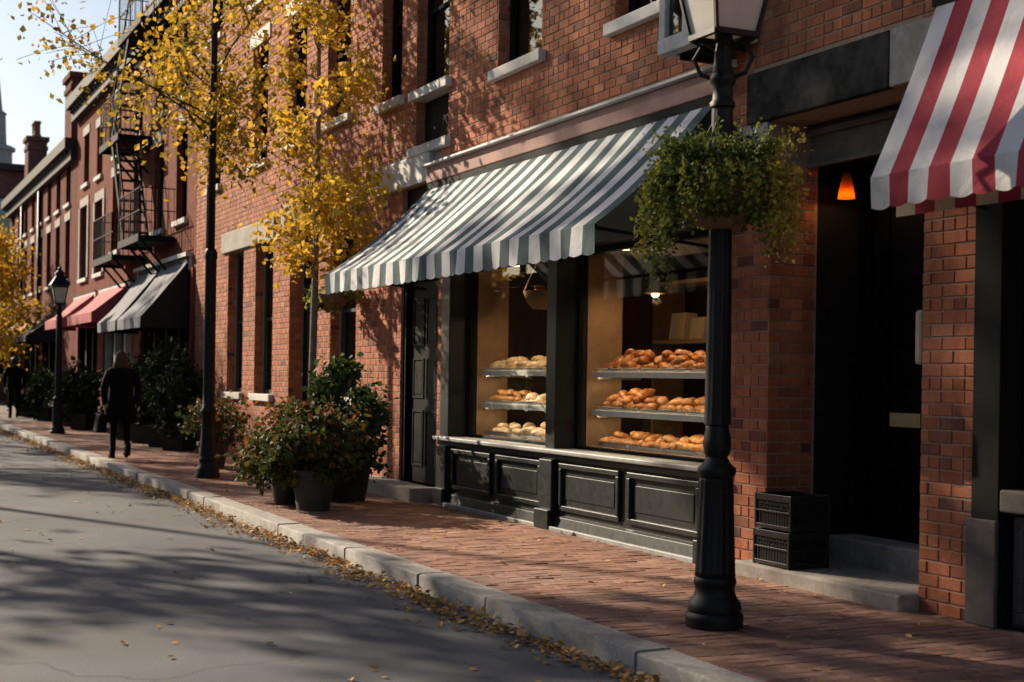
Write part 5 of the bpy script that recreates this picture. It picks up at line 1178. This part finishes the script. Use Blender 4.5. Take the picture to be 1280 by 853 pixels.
def person(loc, rz, label, hair, coat, trousers, k=1.0, bag=False, stride=.22, longcoat=True):
    """built facing +Y, feet at z 0; the Empty turns it"""
    t = thing('person', loc, label, 'person'); t.rotation_euler = (0, 0, rz); ORG[t.name] = Vector((0, 0, 0))
    N = {}; E = []
    def nd(n, p, r, par=None):
        N[n] = ((p[0] * k, p[1] * k, p[2] * k), tuple(v * k for v in r) if isinstance(r, tuple) else r * k)
        if par: E.append((par, n))
    nd('pelvis', (0, 0, .95), (.155, .115)); nd('waist', (0, .01, 1.10), (.135, .10), 'pelvis'); nd('chest', (0, .0, 1.30), (.165, .115), 'waist'); nd('neck0', (0, .01, 1.44), (.07, .07), 'chest'); nd('neck', (0, .025, 1.50), .052, 'neck0')
    nd('head', (0, .045, 1.585), (.07, .085), 'neck'); nd('crown', (0, .035, 1.665), (.066, .08), 'head'); nd('nose', (0, .142, 1.575), .011, 'head')
    for s, ph in ((-1, 1), (1, -1)):
        q = 'l' if s < 0 else 'r'
        nd(q + 'hip', (s * .09, 0, .90), (.095, .10), 'pelvis'); nd(q + 'knee', (s * .08, ph * stride * .55 + .03, .49), .062, q + 'hip'); yk = ph * stride
        nd(q + 'ank', (s * .07, yk, .085 + (.06 if ph < 0 else 0)), .043, q + 'knee'); nd(q + 'toe', (s * .085, yk + .17, .035), (.042, .032), q + 'ank')
        nd(q + 'sh', (s * .175, -.005, 1.385), .062, 'chest'); nd(q + 'elb', (s * .275, -ph * .06 - .03, 1.13), .043, q + 'sh'); nd(q + 'wr', (s * .255, -ph * .10 + .05, .88), .026, q + 'elb')
        hx, hy, hz = s * .255, -ph * .10 + .07, .80
        nd(q + 'palm', (hx, hy, hz), (.020, .034), q + 'wr')
        for fi in range(4):
            fyo = (fi - 1.5) * .019; L = (.062, .074, .078, .066)[fi]
            nd(f'{q}f{fi}a', (hx, hy + fyo, hz - .042), .0085, q + 'palm'); nd(f'{q}f{fi}b', (hx - s * .012, hy + fyo * 1.1, hz - .042 - L * .55), .008, f'{q}f{fi}a'); nd(f'{q}f{fi}c', (hx - s * .03, hy + fyo * 1.1, hz - .042 - L), .0065, f'{q}f{fi}b')
        nd(q + 'th1', (hx - s * .018, hy + .035, hz - .006), .010, q + 'palm'); nd(q + 'th2', (hx - s * .03, hy + .055, hz - .04), .008, q + 'th1')
    def paint(c):
        z = c.z / k; x = abs(c.x) / k
        if z > 1.475: return 0
        if x > .19 and z < .87: return 0
        if z < .13: return 3
        return 1 if z > .90 else 2
    skin_body('body', N, E, ['skin', coat, trousers, 'leather'], t, paint=paint)
    # coat
    mb = MB(); seg = 24
    hem = .58 if longcoat else .80
    prof = [(hem, .265, .24), (hem + .01, .272, .246), (.80, .235, .20), (.95, .21, .175), (1.10, .185, .15), (1.28, .21, .155), (1.38, .212, .135), (1.43, .15, .11), (1.475, .075, .08), (1.50, .07, .078)]
    for z, a, b in prof:
        for i in range(seg):
            th_ = 2 * math.pi * i / seg; fold = 1 + .035 * math.sin(th_ * 7 + z * 4) * max(0, 1.1 - z) * 1.6
            mb.v.append((a * math.cos(th_) * fold * k, (b * math.sin(th_) * fold + (.01 if z > 1 else 0)) * k, z * k))
    for j in range(len(prof) - 1):
        for i in range(seg): i2 = (i + 1) % seg; q = j * seg; mb.face((q + i, q + i2, q + seg + i2, q + seg + i))
    mb.build('coat', coat, t, smooth=True)
    for s, ph in ((-1, 1), (1, -1)):
        mb = MB(); P = [(s * .08 * k, .01 * k, 1.43 * k), (s * .135 * k, .005 * k, 1.405 * k), (s * .185 * k, -.005 * k, 1.36 * k), (s * .235 * k, (-ph * .03 - .015) * k, 1.25 * k), (s * .28 * k, (-ph * .06 - .03) * k, 1.13 * k), (s * .272 * k, (-ph * .08 + .01) * k, 1.0 * k), (s * .258 * k, (-ph * .1 + .045) * k, .885 * k)]
        mb.tube(P, [.035 * k, .066 * k, .078 * k, .070 * k, .062 * k, .054 * k, .046 * k], 14); mb.build('sleeve', coat, t, smooth=True)
    for s, ph in ((-1, 1), (1, -1)):
        yk = ph * stride; lift = .06 if ph < 0 else 0; mb = MB(); n_ = 14
        for (zz, wd, y0_, y1_) in ((.0, .048, -.075, .20), (.035, .05, -.08, .20), (.075, .045, -.075, .13), (.11, .046, -.065, .06), (.20, .050, -.06, .05)):
            for i in range(n_):
                th_ = 2 * math.pi * i / n_; mb.v.append(((s * .075 + wd * math.cos(th_)) * k, (yk + (y0_ + y1_) / 2 + (y1_ - y0_) / 2 * math.sin(th_)) * k, (zz + lift * (1.0 if True else 0)) * k))
        for r_ in range(4):
            for i in range(n_): i2 = (i + 1) % n_; q = r_ * n_; mb.face((q + i, q + i2, q + n_ + i2, q + n_ + i))
        mb.face(tuple(range(n_))[::-1]); mb.face(tuple(4 * n_ + i for i in range(n_))); mb.build('boot', 'leather', t, smooth=True)
    # hair, ears, eyes
    mb = MB(); seg = 18; long_ = hair == 'hair_fair'
    rows = 16; cols = 26; lo = 1.37 if long_ else 1.52
    for i in range(rows):
        q = i / (rows - 1)
        for c_ in range(cols):
            th_ = math.pi * (.92 + 1.16 * c_ / (cols - 1)); z = 1.742 + (lo - 1.742) * q
            if q < .45: rr = math.sin(math.acos(max(-1, 1 - q / .45 * .98))) if q > 0 else .02; a_, b_ = .098 * rr, .115 * rr
            else: e = (q - .45) / .55; a_, b_ = .098 + (.028 * math.sin(e * 2.6) if long_ else -.02 * e), .115 - (.018 * e if long_ else .035 * e)
            wv = 1 + .045 * math.sin(c_ * 2.3 + i * .55) * min(1, q * 2)
            mb.v.append((a_ * math.cos(th_) * wv * k, (.03 + b_ * math.sin(th_) * wv) * k, (z + (.015 * math.sin(c_ * 1.7) if i == rows - 1 else 0)) * k))
    for i in range(rows - 1):
        for c_ in range(cols - 1): a_ = i * cols + c_; mb.face((a_, a_ + cols, a_ + cols + 1, a_ + 1))
    h_ = mb.build('hair', hair, t, smooth=True); so_ = h_.modifiers.new('thick', 'SOLIDIFY'); so_.thickness = .016 * k
    for s in (-1, 1):
        mb = MB(); mb.lathe([(.002, 1.578), (.009, 1.582), (.011, 1.588), (.009, 1.594), (.002, 1.598)], s * .03, .118, 8); mb.v = [(x * k, y * k, z * k) for x, y, z in mb.v]; mb.build('eye', 'trouser_cloth', t, smooth=True)
        mb = MB(); mb.lathe([(.004, 1.555), (.016, 1.565), (.02, 1.585), (.014, 1.605), (.004, 1.61)], s * .082, .035, 8); mb.v = [(x * k, y * k, z * k) for x, y, z in mb.v]; mb.build('ear', 'skin', t, smooth=True)
    mb = MB(); mb.box(-.024 * k, .024 * k, .126 * k, .131 * k, 1.535 * k, 1.543 * k); mb.build('mouth', 'rose_canvas', t)
    return t
wz = math.atan2(1.0, .0)
W_ = (-23.3, -1.98, 0); person(W_, R(92), 'woman with dark shoulder length hair in a long dark coat walking away along the pavement', 'hair_fair', 'coat_cloth', 'trouser_cloth', 1.0)
Mn = (-43.3, -1.5, 0); person(Mn, R(90), 'man in a dark jacket walking away far off at the left edge of the pavement', 'hair_dark', 'jacket_cloth', 'trouser_cloth', 1.02, longcoat=False)
# the woman's bag
t = thing('shoulder_bag', (W_[0], W_[1] - .34, .45), 'large dark bag hanging from the left hand of the walking woman', 'bag')
bx0, by0 = W_[0] - .06, W_[1] - .30
mb = MB(); mb.hexa([(bx0 - .2, by0 - .09, .42), (bx0 + .2, by0 - .09, .42), (bx0 + .2, by0 + .07, .42), (bx0 - .2, by0 + .07, .42), (bx0 - .17, by0 - .05, .72), (bx0 + .17, by0 - .05, .72), (bx0 + .17, by0 + .04, .72), (bx0 - .17, by0 + .04, .72)]); bevel(mb.build('bag_body', 'leather', t), .025, 3)
for dy in (-.03, .025): mb = MB(); mb.tube([(bx0 - .1, by0 + dy, .71), (bx0 - .08, by0 + .03, .78), (bx0, by0 + .045, .80), (bx0 + .08, by0 + .03, .78), (bx0 + .1, by0 + dy, .71)], .009, 8); mb.build('strap', 'leather', t, smooth=True)
